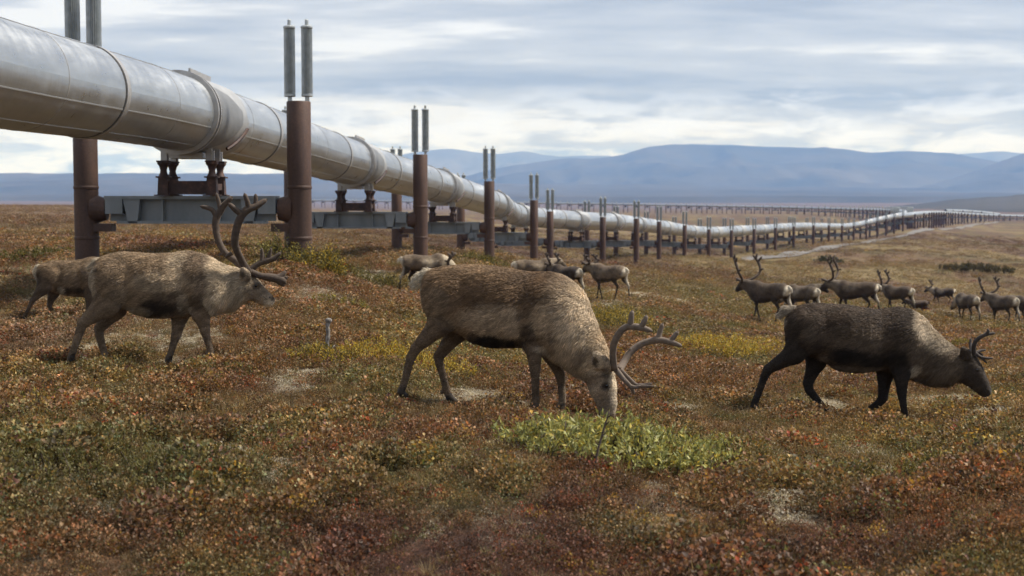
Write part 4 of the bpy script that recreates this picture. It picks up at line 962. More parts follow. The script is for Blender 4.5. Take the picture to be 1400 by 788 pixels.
def hero_bull():
    O, conv, rm = hero_frame(195, 496, 14.3, R(4), 0, 240, 2.717)
    root = thing('caribou', 'caribou bull with huge dark velvet antlers walking right at far left', 'caribou', O, R(4))
    N_ = (.30, .25, .20)
    spec = dict(coat=(.265, .205, .15), legc=(.155, .121, .093), headc=(.26, .218, .178), neckc=(.48, .42, .345), neckw=.85, wide=1.0, antmat=M['velvet'],
      top=[(348, 350), (356, 325), (375, 305), (410, 293), (455, 286), (560, 293), (640, 291), (675, 284), (705, 282), (740, 291), (775, 312), (805, 335), (820, 352)],
      bot=[(348, 370), (355, 420), (375, 470), (420, 488), (470, 495), (510, 512), (560, 524), (620, 524), (680, 517), (740, 512), (780, 500), (805, 478), (820, 465)],
      neck=[(755, 400, 92), (810, 410, 78), (860, 412, 68), (900, 412, 52)],
      head=[(912, 404, 47), (935, 422, 40), (968, 446, 29), (992, 462, 23), (1000, 466, 20)],
      ears=[[(922, 386, 12, .07), (911, 370, 19, .125), (902, 350, 11, .155)]],
      eye=(953, 408), nose=(1012, 462), hr=.09,
      tail=[(362, 322, 14), (350, 345, 15), (358, 375, 11)], tailc=(.40, .36, .31),
      legs=[dict(t=-1, pts=[(410, 395, 78), (395, 482, 50), (308, 548, 22), (298, 575, 18), (272, 655, 12.5), (264, 678, 14)], toe=(-.02, -.03)),
            dict(t=1, pts=[(430, 410, 70), (430, 495, 42), (368, 570, 20), (370, 595, 17), (388, 665, 13), (402, 695, 14)], toe=(.05, -.03)),
            dict(t=1, pts=[(700, 420, 80), (668, 520, 33), (655, 592, 20), (650, 608, 16), (632, 668, 12), (626, 688, 14)], toe=(.02, -.03)),
            dict(t=-1, pts=[(755, 410, 84), (745, 505, 38), (762, 576, 20), (765, 592, 16), (781, 645, 12), (787, 672, 14)], toe=(.03, -.03))],
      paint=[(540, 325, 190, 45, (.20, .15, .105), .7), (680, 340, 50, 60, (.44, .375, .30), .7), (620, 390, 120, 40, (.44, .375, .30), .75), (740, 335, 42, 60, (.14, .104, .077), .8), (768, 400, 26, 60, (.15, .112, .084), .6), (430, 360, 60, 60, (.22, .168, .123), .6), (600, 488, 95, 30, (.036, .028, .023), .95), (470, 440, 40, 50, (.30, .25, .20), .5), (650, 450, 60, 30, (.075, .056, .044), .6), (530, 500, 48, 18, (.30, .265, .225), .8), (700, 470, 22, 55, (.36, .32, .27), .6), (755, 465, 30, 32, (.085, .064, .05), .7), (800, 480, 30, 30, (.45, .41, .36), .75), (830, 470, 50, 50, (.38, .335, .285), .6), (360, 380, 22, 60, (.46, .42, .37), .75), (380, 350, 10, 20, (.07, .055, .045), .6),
             (957, 408, 14, 14, DARK, .85), (930, 370, 14, 22, DARK, .7), (960, 425, 40, 22, (.13, .105, .085), .5), (1008, 478, 26, 18, (.5, .46, .41), .7), (910, 368, 22, 24, (.30, .255, .21), .7), (910, 368, 10, 13, DARK, .8)],
      shag=[(850, 490, 80, 60, .085), (800, 485, 40, 40, .05), (600, 515, 120, 20, .014)],
      antlers=[dict(flat=.85, tubes=[[(925, 362, -.06, .030), (895, 312, -.13, .030), (873, 255, -.20, .030), (878, 200, -.23, .030), (893, 158, -.24, .032), (915, 130, -.24, .032), (955, 112, -.22, .026), (990, 90, -.20, .017)], [(900, 146, -.24, .026), (875, 128, -.25, .024), (850, 105, -.25, .017)], [(925, 126, -.24, .022), (918, 96, -.25, .020), (908, 68, -.25, .015)], [(948, 114, -.22, .020), (950, 92, -.22, .018), (949, 70, -.22, .013)], [(862, 290, -.20, .016), (846, 298, -.20, .014), (838, 306, -.2, .009)],
                                     [(930, 358, -.05, .026), (970, 374, -.05, .026), (1010, 380, -.03, .034), (1045, 390, -.01, .034), (1060, 400, .0, .020)], [(1020, 382, -.03, .026), (1045, 372, -.01, .022), (1062, 356, .0, .012)], [(1030, 386, -.02, .026), (1052, 382, 0, .020), (1068, 378, .0, .012)], [(1035, 394, -.02, .024), (1050, 405, 0, .020), (1056, 412, .0, .012)]]),
               dict(flat=.85, tubes=[[(912, 355, .06, .030), (880, 322, .13, .029), (838, 290, .20, .028), (812, 245, .23, .028), (802, 200, .24, .028), (803, 160, .24, .031), (820, 130, .24, .028), (835, 108, .23, .024), (862, 80, .22, .016)], [(803, 150, .24, .024), (785, 126, .25, .020), (745, 115, .25, .015)], [(820, 128, .24, .022), (812, 98, .25, .018), (803, 66, .25, .013)], [(838, 288, .20, .014), (820, 293, .2, .012), (808, 296, .2, .008)],
                                     [(925, 358, .05, .024), (955, 332, .06, .022), (985, 318, .07, .026), (1015, 310, .07, .022), (1043, 286, .07, .012)], [(972, 324, .06, .018), (974, 296, .07, .016), (971, 270, .07, .011)], [(998, 314, .07, .018), (1003, 292, .07, .015), (1007, 270, .07, .010)]])])
    caribou(spec, conv, rm, root, .0135, 110000)
hero_bull()

def hero_dark():
    O, conv, rm = hero_frame(1130, 568, 13.9, R(-5), 980, 370, 3.152)
    root = thing('caribou', 'dark brown caribou walking right with lowered head in the right foreground', 'caribou', O, R(-5))
    spec = dict(coat=(.062, .045, .034), legc=(.024, .020, .018), headc=(.038, .030, .025), neckc=(.155, .126, .10), neckw=.75, wide=1.0, antmat=M['velvet_dark'],
      top=[(300, 205), (310, 182), (335, 162), (370, 150), (430, 143), (560, 151), (640, 165), (700, 172), (750, 164), (785, 159), (825, 168), (860, 190), (895, 225)],
      bot=[(300, 220), (297, 280), (310, 335), (370, 355), (430, 366), (470, 395), (530, 426), (610, 434), (690, 425), (750, 425), (810, 442), (860, 445), (895, 425)],
      neck=[(820, 310, 118), (890, 345, 95), (955, 385, 82), (1020, 405, 66)],
      head=[(1068, 408, 62), (1095, 442, 54), (1130, 484, 38), (1152, 514, 28), (1157, 520, 25)],
      ears=[[(1090, 378, 14, .06), (1074, 360, 22, .115), (1062, 340, 12, .14)]],
      eye=(1112, 425), nose=(1176, 528), hr=.085, nosec=(.03, .026, .024),
      tail=[(330, 172, 18), (300, 172, 16), (278, 190, 12)], tailc=(.33, .30, .27),
      legs=[dict(t=-1, pts=[(385, 260, 86), (335, 358, 47), (222, 425, 23), (206, 455, 19), (170, 555, 15), (158, 590, 16)], toe=(.02, -.03)),
            dict(t=1, pts=[(420, 280, 84), (430, 390, 44), (392, 485, 24), (398, 515, 21), (450, 580, 15), (474, 605, 16)], toe=(.05, -.03)),
            dict(t=1, pts=[(760, 320, 90), (725, 455, 34), (716, 548, 23), (705, 565, 19), (645, 612, 15), (622, 628, 16)], toe=(-.045, -.005)),
            dict(t=-1, pts=[(800, 310, 96), (796, 430, 42), (797, 520, 23), (799, 545, 19), (809, 615, 14), (813, 645, 16)], toe=(.01, -.04))],
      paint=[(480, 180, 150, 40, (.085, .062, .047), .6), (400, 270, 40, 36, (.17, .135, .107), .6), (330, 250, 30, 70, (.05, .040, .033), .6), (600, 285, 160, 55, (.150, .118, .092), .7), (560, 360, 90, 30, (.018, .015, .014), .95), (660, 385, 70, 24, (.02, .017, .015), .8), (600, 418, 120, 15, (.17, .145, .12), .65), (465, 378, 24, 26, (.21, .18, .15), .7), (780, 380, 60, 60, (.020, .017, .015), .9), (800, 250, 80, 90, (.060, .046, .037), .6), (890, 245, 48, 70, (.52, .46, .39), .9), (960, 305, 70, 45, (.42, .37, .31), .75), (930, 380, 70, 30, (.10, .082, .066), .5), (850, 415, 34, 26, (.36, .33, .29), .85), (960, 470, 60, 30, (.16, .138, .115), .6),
             (1112, 425, 14, 14, DARK, .9), (1186, 528, 10, 16, (.6, .57, .53), .85), (300, 205, 12, 30, (.3, .27, .24), .6)],
      shag=[(950, 470, 100, 60, .085), (850, 435, 40, 30, .05), (600, 425, 150, 20, .016)],
      antlers=[dict(tubes=[[(1108, 362, -.05, .018), (1108, 325, -.10, .017), (1122, 298, -.13, .016), (1155, 278, -.14, .015), (1200, 270, -.14, .008)], [(1160, 276, -.14, .013), (1170, 262, -.15, .011), (1166, 252, -.15, .007)], [(1112, 355, -.05, .015), (1135, 372, -.04, .012), (1165, 378, -.03, .010), (1190, 378, -.02, .007)], [(1135, 372, -.04, .010), (1152, 388, -.03, .009), (1165, 400, -.02, .006)]]),
               dict(tubes=[[(1100, 360, .05, .016), (1096, 335, .10, .014), (1093, 315, .13, .012), (1094, 292, .14, .007)], [(1118, 355, .05, .013), (1135, 346, .07, .011), (1160, 342, .09, .007)], [(1125, 350, .06, .010), (1140, 362, .08, .008), (1155, 384, .09, .006)]])])
    caribou(spec, conv, rm, root, .0135, 105000)
hero_dark()

def hero_calf():
    O, conv, rm = hero_frame(70, 440, 20.0, R(6), 0, 280, 3.283)
    root = thing('caribou', 'young caribou at the left edge, its forequarters hidden behind the antlered bull', 'caribou', O, R(6))
    spec = dict(coat=(.22, .168, .122), legc=(.085, .067, .055), headc=(.14, .115, .095), neckc=(.27, .23, .19), neckw=.7, wide=.62,
      top=[(158, 305), (166, 285), (190, 266), (235, 252), (330, 252), (380, 245), (415, 241), (450, 250), (475, 270)],
      bot=[(158, 318), (165, 345), (190, 372), (240, 390), (290, 404), (340, 411), (390, 412), (440, 400), (475, 375)],
      neck=[(430, 310, 62), (480, 300, 50), (520, 280, 40), (545, 265, 34)],
      head=[(552, 262, 33), (575, 276, 27), (600, 292, 19), (612, 300, 16)],
      ears=[[(550, 246, 8, .04), (545, 232, 10, .08), (540, 218, 5, .1)]],
      eye=(575, 264), nose=(618, 300), hr=.06,
      tail=[(172, 280, 10), (164, 300, 10), (168, 325, 7)],
      legs=[dict(t=-1, pts=[(215, 315, 50), (195, 375, 30), (146, 430, 13), (138, 448, 11), (112, 500, 8), (106, 512, 9)], toe=(-.02, -.02)),
            dict(t=1, pts=[(235, 330, 46), (240, 395, 26), (222, 452, 12), (228, 466, 10), (256, 505, 8), (266, 518, 9)], toe=(.04, -.02)),
            dict(t=-1, pts=[(410, 320, 54), (402, 405, 22), (396, 460, 12), (396, 470, 10), (398, 515, 8), (400, 528, 9)], toe=(.03, -.02)),
            dict(t=1, pts=[(425, 330, 50), (430, 410, 20), (440, 460, 12), (442, 470, 10), (432, 512, 8), (428, 526, 9)], toe=(.0, -.03))],
      paint=[(330, 385, 60, 18, DARK, .85), (290, 385, 16, 16, WHITE, .7), (170, 305, 10, 30, WHITE, .8), (190, 320, 12, 30, DARK, .5), (320, 320, 60, 30, (.26, .21, .16), .5)],
      shag=[], antlers=[])
    caribou(spec, conv, rm, root, .017, 26000)
hero_calf()

# background animals: one drawing in metres, posed and coloured per animal
def ant_gen(spread, hgt, hx, hz, lean=-.1, r=.032):
    out = []
    for sg in (-1, 1):
        f = lambda a, b, t, rr: (hx + a, hz + b, sg * t, rr)
        S_ = spread; H = hgt
        out.append(dict(tubes=[[f(0, .04, .05, r), f(lean - .08, .05 + .13 * H, S_ * .62, r * .95), f(lean - .12, .05 + .38 * H, S_ * 1.08, r * .95), f(lean - .04, .05 + .70 * H, S_ * 1.12, r * 1.1), f(lean + .10, .05 + .96 * H, S_ * .98, r * .7)],
                               [f(lean - .03, .05 + .72 * H, S_ * 1.12, r * .95), f(lean - .12, .05 + .90 * H, S_ * 1.25, r * .7)], [f(lean + .02, .05 + .82 * H, S_ * 1.06, r * .95), f(lean + .0, .05 + 1.02 * H, S_ * 1.12, r * .65)], [f(lean - .12, .05 + .42 * H, S_ * 1.08, r * .8), f(lean - .22, .05 + .46 * H, S_ * 1.12, r * .5)],
                               [f(.02, .05, .04, r * .9), f(.12, .09, .04, r * .9), f(.20, .12, .03, r * .6)], [f(.12, .09, .04, r * .8), f(.18, .05, .06, r * .5)]]))
    return out
def gen(label, px, py, d, yaw, size=1.0, neck='mid', ant=(.22, .6), coat=(.15, .12, .095), leg=(.040, .033, .028), rumpc=WHITE, neckc=(.30, .265, .225), step=.1, headyaw=0, z_off=0, lying=False, h=.026, backc=(.065, .049, .038)):
    O = at(px, py, d); O[2] = g1(O[0], O[1]) + z_off
    root = thing('caribou', label, 'caribou', O, R(yaw)); 
    hp = {'up': [(.58, .96, .18), (.70, 1.06, .15), (.82, 1.17, .125)], 'mid': [(.58, .93, .19), (.72, .97, .165), (.87, 1.01, .13)], 'low': [(.58, .88, .19), (.75, .78, .16), (.90, .64, .125)], 'graze': [(.60, .88, .15), (.74, .62, .12), (.86, .36, .095)]}[neck]
    hx, hz = hp[-1][0], hp[-1][1]; dirs = {'up': (.24, -.13), 'mid': (.23, -.17), 'low': (.22, -.17), 'graze': (.08, -.25)}[neck]
    ex, ez = hx + dirs[0], hz + dirs[1]
    perp_ = (-dirs[1], dirs[0])
    pl = math.hypot(*dirs); nx_, nz__ = -dirs[1] / pl * 1, dirs[0] / pl
    if nz__ < 0: nx_, nz__ = -nx_, -nz__
    def conv(a, b, t): 
        return np.array([a * size, t * size, b * size])
    a = step
    legs = [dict(t=-1, pts=[(-.42, .84, .16), (-.36 - a, .66, .10), (-.52 - a, .46, .045), (-.52 - a, .42, .038), (-.50 - a * 1.5, .12, .027), (-.49 - a * 1.5, .045, .032)]),
            dict(t=1, pts=[(-.42, .84, .15), (-.32 + a, .66, .09), (-.48 + a, .45, .044), (-.47 + a, .41, .036), (-.43 + a * 1.5, .12, .027), (-.41 + a * 1.5, .045, .032)]),
            dict(t=-1, pts=[(.44, .82, .15), (.42 + a * .6, .62, .07), (.45 + a, .38, .042), (.45 + a, .35, .034), (.46 + a * 1.3, .11, .025), (.47 + a * 1.3, .045, .03)]),
            dict(t=1, pts=[(.44, .82, .15), (.40 - a * .4, .62, .07), (.42 - a, .38, .042), (.41 - a, .35, .034), (.37 - a * 1.4, .11, .025), (.37 - a * 1.4, .045, .03)])]
    if lying:
        for L in legs: L['pts'] = [(p[0] * .9, .56 + .22 * (p[1] - .56), p[2]) for p in L['pts']]
    spec = dict(coat=coat, legc=leg, headc=tuple(np.array(coat) * .55), neckc=neckc, neckw=.8, wide=.98,
      top=[(-.64, .93), (-.60, 1.01), (-.48, 1.08), (-.25, 1.10), (.05, 1.06), (.25, 1.07), (.42, 1.14), (.56, 1.08), (.68, .97)],
      bot=[(-.64, .86), (-.58, .76), (-.42, .70), (-.2, .63), (.1, .55), (.34, .52), (.5, .55), (.60, .62), (.68, .74)],
      neck=[(.46, .88, .20)] + hp, head=[(hx, hz, .122), (hx + dirs[0] * .4, hz + dirs[1] * .4, .102), (hx + dirs[0] * .85, hz + dirs[1] * .85, .070), (ex, ez, .056)],
      ears=[[(hx - .03 + nx_ * .06, hz + nz__ * .07, .022, .06), (hx - .06 + nx_ * .08, hz + nz__ * .10, .026, .11), (hx - .09 + nx_ * .09, hz + nz__ * .12, .014, .15)]],
      eye=(hx + dirs[0] * .35 + nx_ * .03, hz + dirs[1] * .35 + nz__ * .03), nose=(ex + dirs[0] * .12, ez + dirs[1] * .12), hr=.07,
      tail=[(-.61, 1.0, .04), (-.68, .94, .04), (-.70, .86, .028)], tailc=rumpc, legs=legs,
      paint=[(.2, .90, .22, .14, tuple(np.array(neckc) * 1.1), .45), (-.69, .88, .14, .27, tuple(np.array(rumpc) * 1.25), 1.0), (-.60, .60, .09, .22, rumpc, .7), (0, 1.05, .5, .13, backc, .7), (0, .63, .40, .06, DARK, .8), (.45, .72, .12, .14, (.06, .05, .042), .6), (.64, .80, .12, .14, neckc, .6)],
      shag=[], antlers=ant_gen(ant[0], ant[1], hx + nx_ * .05, hz + nz__ * .03) if ant else [], antmat=M['velvet'])
    caribou(spec, conv, 1.0 * size, root, h * max(size, .6), 0)
GB = (.060, .045, .035); GD = (.034, .026, .022)
gen('caribou behind the grazing one, facing right with pale neck', 578, 402, 40, 4, 1.0, 'low', (.2, .45), (.135, .108, .086), neckc=(.42, .38, .32))
gen('pale grey caribou under the pipe with its white tail at left, beside the fourth support', 728, 405, 46, 12, 1.0, 'mid', None, (.13, .105, .083), neckc=(.24, .205, .168))
gen('dark white-rumped caribou, middle one of the trio under the pipe', 776, 412, 44.5, 128, 1.0, 'mid', (.18, .4), GD, neckc=(.12, .10, .085))
gen('brown-backed caribou with white hind legs facing left, rightmost under the pipe before the fifth support', 834, 411, 43.5, 138, 1.0, 'mid', (.2, .32), (.125, .10, .08), neckc=(.15, .125, .10), backc=(.07, .05, .038))
gen('grey caribou facing left with tall wide antlers, leftmost of the right-hand group', 1052, 443, 42, 132, 1.13, 'mid', (.42, .72), (.066, .052, .042), neckc=(.085, .069, .057))
gen('grey caribou with white rump just behind the tall-antlered leftmost of the right-hand group', 1098, 425, 47, 128, 1.0, 'low', None, (.09, .073, .059))
gen('caribou showing only its dark head with white nose to the right of a white rump', 1093, 427, 49.5, 12, .95, 'mid', None, GD, neckc=(.10, .085, .07))
gen('caribou with sweeping curved antlers, directly behind the dark foreground caribou', 1172, 432, 47, 158, 1.08, 'mid', (.44, .78), GB, neckc=(.16, .14, .12))
gen('smaller antlered caribou facing left behind the shoulder of the dark foreground caribou', 1229, 428, 53, 130, .95, 'mid', (.24, .62), GB, neckc=(.16, .135, .115))
gen('small distant dark caribou facing left on the open slope', 1290, 418, 84, 165, 1.0, 'mid', (.22, .5), GD, neckc=(.3, .27, .235), h=.035)
gen('grey caribou seen from behind, without antlers, right of the dark distant one', 1323, 444, 53, 104, 1.02, 'low', None, (.085, .068, .055), step=.06)
gen('grey caribou with dark spread antlers walking away near the right edge', 1372, 446, 51, 116, 1.02, 'mid', (.36, .62), (.085, .068, .055), neckc=(.14, .118, .098), step=.08)
gen('dark caribou cut off by the right picture edge', 1410, 434, 55, 170, 1.0, 'mid', None, GD, neckc=(.1, .085, .07))
gen('dark calf lying in the low heath beyond the withers of the dark foreground caribou', 1256, 436, 58, 150, .62, 'mid', None, (.05, .036, .03), leg=(.04, .03, .026), rumpc=(.06, .045, .038), neckc=(.06, .045, .038), lying=True, z_off=-.12)
# ------------------------------------------------------------------ plants
def leaf_cloud(n, fn, r):
    """n leaves; fn(i) -> base point, direction, length, width. Each leaf is a folded diamond of four triangles."""
    V = np.empty((n, 5, 3)); 
    P, D, Ln, Wd = fn(n)
    D = D / np.linalg.norm(D, axis=1)[:, None]; U = r.normal(0, 1, (n, 3)); U = np.cross(D, U); U /= np.linalg.norm(U, axis=1)[:, None]; Nn = np.cross(D, U)
    V[:, 0] = P; V[:, 1] = P + D * (Ln * .5)[:, None] + U * Wd[:, None] * .5 + Nn * (Wd * .22)[:, None]; V[:, 2] = P + D * Ln[:, None] - Nn * (Ln * .12)[:, None]
    V[:, 3] = P + D * (Ln * .5)[:, None] - U * Wd[:, None] * .5 + Nn * (Wd * .22)[:, None]; V[:, 4] = P + D * (Ln * .5)[:, None]
    i = np.arange(n)[:, None] * 5
    Fc = np.concatenate([np.concatenate([i, i + 1, i + 4], 1), np.concatenate([i + 1, i + 2, i + 4], 1), np.concatenate([i + 2, i + 3, i + 4], 1), np.concatenate([i + 3, i, i + 4], 1)])
    return V.reshape(-1, 3), Fc
def clump(seed, kind):
    r = np.random.default_rng(seed); Vs = []; Fs = []; Cs = []; b = 0
    def put(V, Fc, c):
        nonlocal b; Vs.append(V); Fs.append(Fc + b); Cs.append(c); b += len(V)
    def twigs(k, hgt, spread, rad):
        for _ in range(k):
            a = r.random() * 6.283; t = r.random() ** .5 * spread; p0 = np.array([math.cos(a) * t * .35, math.sin(a) * t * .35, -.03]); p1 = np.array([math.cos(a) * t, math.sin(a) * t, hgt * r.uniform(.5, 1)])
            w = np.array([-math.sin(a), math.cos(a), 0]) * rad
            put(np.array([p0 - w, p0 + w, p1]), np.array([[0, 1, 2]]), np.full((3, 3), .35))
    def lv(n, hgt, spread, L0, L1, wr, upb, lo=.1):
        def fn(n):
            a = r.random(n) * 6.283; t = np.sqrt(r.random(n)) * spread; z = hgt * (lo + (1 - lo) * r.random(n) ** .7) * (1 - .55 * (t / spread) ** 2)
            P = np.stack([np.cos(a) * t, np.sin(a) * t, z], 1); D = np.stack([np.cos(a) * r.uniform(-.4, 1, n), np.sin(a) * r.uniform(-.4, 1, n), r.uniform(-.2, 1, n) + upb], 1) + r.normal(0, .25, (n, 3))
            Ln = r.uniform(L0, L1, n); return P, D, Ln, Ln * wr
        V, Fc = leaf_cloud(n, fn, r); base = r.uniform(.55, 1.45, n); hue = r.normal(0, .09, n)
        c = np.stack([base * (1 + hue), base * (1 - hue * .4), base * (1 - hue * .8)], 1); put(V, Fc, np.repeat(c, 5, 0))
    if kind == 'heath': twigs(8, .10, .085, .0022); lv(78, .10, .095, .010, .022, .55, .2)
    if kind == 'birch': twigs(10, .15, .09, .0025); lv(64, .16, .10, .013, .027, .75, .1, .25)
    if kind == 'moss': lv(120, .045, .10, .008, .016, .35, .5)
    if kind == 'grass':
        def fn(n):
            a = r.random(n) * 6.283; t = r.random(n) * .05; P = np.stack([np.cos(a) * t, np.sin(a) * t, t * 0 - .01], 1); D = np.stack([np.cos(a) * r.uniform(.1, .9, n), np.sin(a) * r.uniform(.1, .9, n), r.uniform(.5, 1.2, n)], 1); Ln = r.uniform(.06, .17, n); return P, D, Ln, np.full(n, .005)
        V, Fc = leaf_cloud(46, fn, r); put(V, Fc, np.repeat(r.uniform(.6, 1.4, 46)[:, None] * np.ones(3), 5, 0))
    if kind == 'lichen':
        def fn(n):
            a = r.random(n) * 6.283; t = np.sqrt(r.random(n)) * .085; P = np.stack([np.cos(a) * t, np.sin(a) * t, r.random(n) * .034], 1); D = r.normal(0, 1, (n, 3)); D[:, 2] = np.abs(D[:, 2]) * .8; Ln = r.uniform(.008, .02, n); return P, D, Ln, Ln * .7
        V, Fc = leaf_cloud(110, fn, r); put(V, Fc, np.repeat(r.uniform(.6, 1.25, 110)[:, None] * np.ones(3), 5, 0))
    me = bpy.data.meshes.new('clump_' + kind); V = np.concatenate(Vs); Fc = np.concatenate(Fs)
    o = mesh_obj('clump_' + kind, V, Fc.astype(np.int32), M['veg'], cols=[('leaf', np.concatenate(Cs))]); return o
def ground_cover():
    kinds = ['heath'] * 4 + ['birch'] * 3 + ['moss'] * 2 + ['grass'] * 2 + ['lichen'] * 2
    col = bpy.data.collections.new('cover_clumps')
    for i, k in enumerate(kinds):
        o = clump(100 + i, k); o.name = 'clump_%02d' % i; C.objects.unlink(o); col.objects.link(o)
    P = []
    def area(d0, d1, dens, margin=1.5):
        n = int(dens * 0.5 * (d1 ** 2 - d0 ** 2) * .72 * margin); d = np.sqrt(rng.uniform(d0 ** 2, d1 ** 2, n)); x = rng.uniform(-.36 * margin, .36 * margin, n) * d; return x, d
    X, Y, SZ = [], [], []
    for d0, d1, dens, sz in ((3.6, 5.5, 120, 1.0), (5.5, 10, 430, .85), (10, 17, 260, 1.0), (17, 30, 95, 1.5), (30, 52, 34, 2.2), (52, 90, 9, 3.4), (90, 160, 1.8, 5.0), (160, 340, .35, 7.0)):
        x, y = area(d0, d1, dens); X.append(x); Y.append(y); SZ.append(np.full(len(x), sz))
    x = np.concatenate(X); y = np.concatenate(Y); sz = np.concatenate(SZ); n = len(x)
    z = gz(x, y); colr, lw = veg_color(x, y); d = np.hypot(x, y)
    tk = fbm(x * 1.5 + 7, y * 1.2 + 1, 4); tk2 = fbm(x * .9 + 70, y * .7 + 12, 4)
    kind = np.where(tk2 > .56, rng.integers(4, 7, n), rng.integers(0, 4, n)); kind = np.where(rng.random(n) < .14, rng.integers(7, 9, n), kind); kind = np.where(rng.random(n) < .07, rng.integers(9, 11, n), kind)
    isl = rng.random(n) < lw * .9; kind = np.where(isl, rng.integers(11, 13, n), kind)
    va = 1 / sz ** .6; c = colr * np.exp(rng.normal(0, .34, n) * va)[:, None]; hue = rng.normal(0, .08, n) * va; c = c * np.stack([1 + hue, 1 - .3 * hue, 1 - .6 * hue], 1)
    # single stray plants of other colours
    for cc, pr in ((GOLD, .035), (MAROON * 1.2, .07), (GREEN * 1.3, .05), (RUST * 1.5, .05), (np.array([.20, .055, .025]), .025)):
        w = rng.random(n) < pr * va * .45; c[w] = cc * rng.uniform(.7, 1.3, w.sum())[:, None]
    c[isl] = LICH * rng.uniform(.7, 1.15, isl.sum())[:, None]; gr = (kind >= 9) & (kind < 11); c[gr] = np.array([.26, .19, .10]) * rng.uniform(.6, 1.2, gr.sum())[:, None]
    tuft = sstep(.50, .66, fbm(x * 2.3 + 31, y * 1.7 + 55, 3)); gap = sstep(.44, .34, fbm(x * 2.9 + 3, y * 2.1 + 95, 3))
    scl = sz * rng.uniform(.65, 1.25, n) * (0.62 + .75 * np.clip(tk - .3, 0, 1)) * (1 + .85 * tuft * (lw < .3))
    kind = np.where((tuft > .5) & (kind < 4) & (d < 60), rng.integers(4, 7, n), kind); c = np.where(((tuft > .5) & (kind < 7))[:, None], c * 1.12, c)
    keep = ~((gap > .5) & (rng.random(n) < .4) & (d < 40)) & ~((kind < 11) & (rng.random(n) < np.clip(lw * 1.1 - .38, 0, .8)))
    x, y, z, c, kind, scl = x[keep], y[keep], z[keep], c[keep], kind[keep], scl[keep]; n = len(x)
    zs = np.minimum(scl, .75 + .30 * scl) * .92
    for f in FEET:
        q = np.hypot(x - f[0], (y - f[1]) * .55); zs *= np.where(y < f[1] + .05, .28 + .72 * sstep(.10, .40, q), 1)
    me = bpy.data.meshes.new('heath_cover'); me.vertices.add(n); me.vertices.foreach_set('co', np.stack([x, y, z - .012 * scl], 1).astype(np.float32).ravel())
    ca = me.attributes.new('col', 'FLOAT_COLOR', 'POINT'); ca.data.foreach_set('color', np.concatenate([c * 1.18, np.ones((n, 1))], 1).astype(np.float32).ravel())
    me.attributes.new('kind', 'INT', 'POINT').data.foreach_set('value', kind.astype(np.int32)); me.attributes.new('scl', 'FLOAT_VECTOR', 'POINT').data.foreach_set('vector', np.stack([scl, scl, zs], 1).astype(np.float32).ravel())
    rot = np.stack([rng.normal(0, .12, n), rng.normal(0, .12, n), rng.random(n) * 6.283], 1); me.attributes.new('rot', 'FLOAT_VECTOR', 'POINT').data.foreach_set('vector', rot.astype(np.float32).ravel())
    ob = bpy.data.objects.new('heath_cover', me); C.objects.link(ob); tag(ob, 'low red, rust and olive tundra heath covering the ground', 'heath', kind='stuff')
    ng = bpy.data.node_groups.new('cover', 'GeometryNodeTree'); ng.interface.new_socket('Geometry', in_out='INPUT', socket_type='NodeSocketGeometry'); ng.interface.new_socket('Geometry', in_out='OUTPUT', socket_type='NodeSocketGeometry')
    N = ng.nodes; L = ng.links; gi = N.new('NodeGroupInput'); go = N.new('NodeGroupOutput'); m2p = N.new('GeometryNodeMeshToPoints'); iop = N.new('GeometryNodeInstanceOnPoints'); ci = N.new('GeometryNodeCollectionInfo')
    ci.inputs['Collection'].default_value = col; ci.inputs['Separate Children'].default_value = True; ci.inputs['Reset Children'].default_value = True
    def na(name, t):
        q = N.new('GeometryNodeInputNamedAttribute'); q.data_type = t; q.inputs[0].default_value = name; return q.outputs[0]
    L.new(gi.outputs[0], m2p.inputs[0]); L.new(m2p.outputs[0], iop.inputs['Points']); L.new(ci.outputs[0], iop.inputs['Instance']); iop.inputs['Pick Instance'].default_value = True
    L.new(na('kind', 'INT'), iop.inputs['Instance Index']); L.new(na('scl', 'FLOAT_VECTOR'), iop.inputs['Scale'])
    e2r = N.new('FunctionNodeEulerToRotation'); L.new(na('rot', 'FLOAT_VECTOR'), e2r.inputs[0]); L.new(e2r.outputs[0], iop.inputs['Rotation'])
    L.new(iop.outputs[0], go.inputs[0]); md = ob.modifiers.new('cover', 'NODES'); md.node_group = ng
ground_cover()

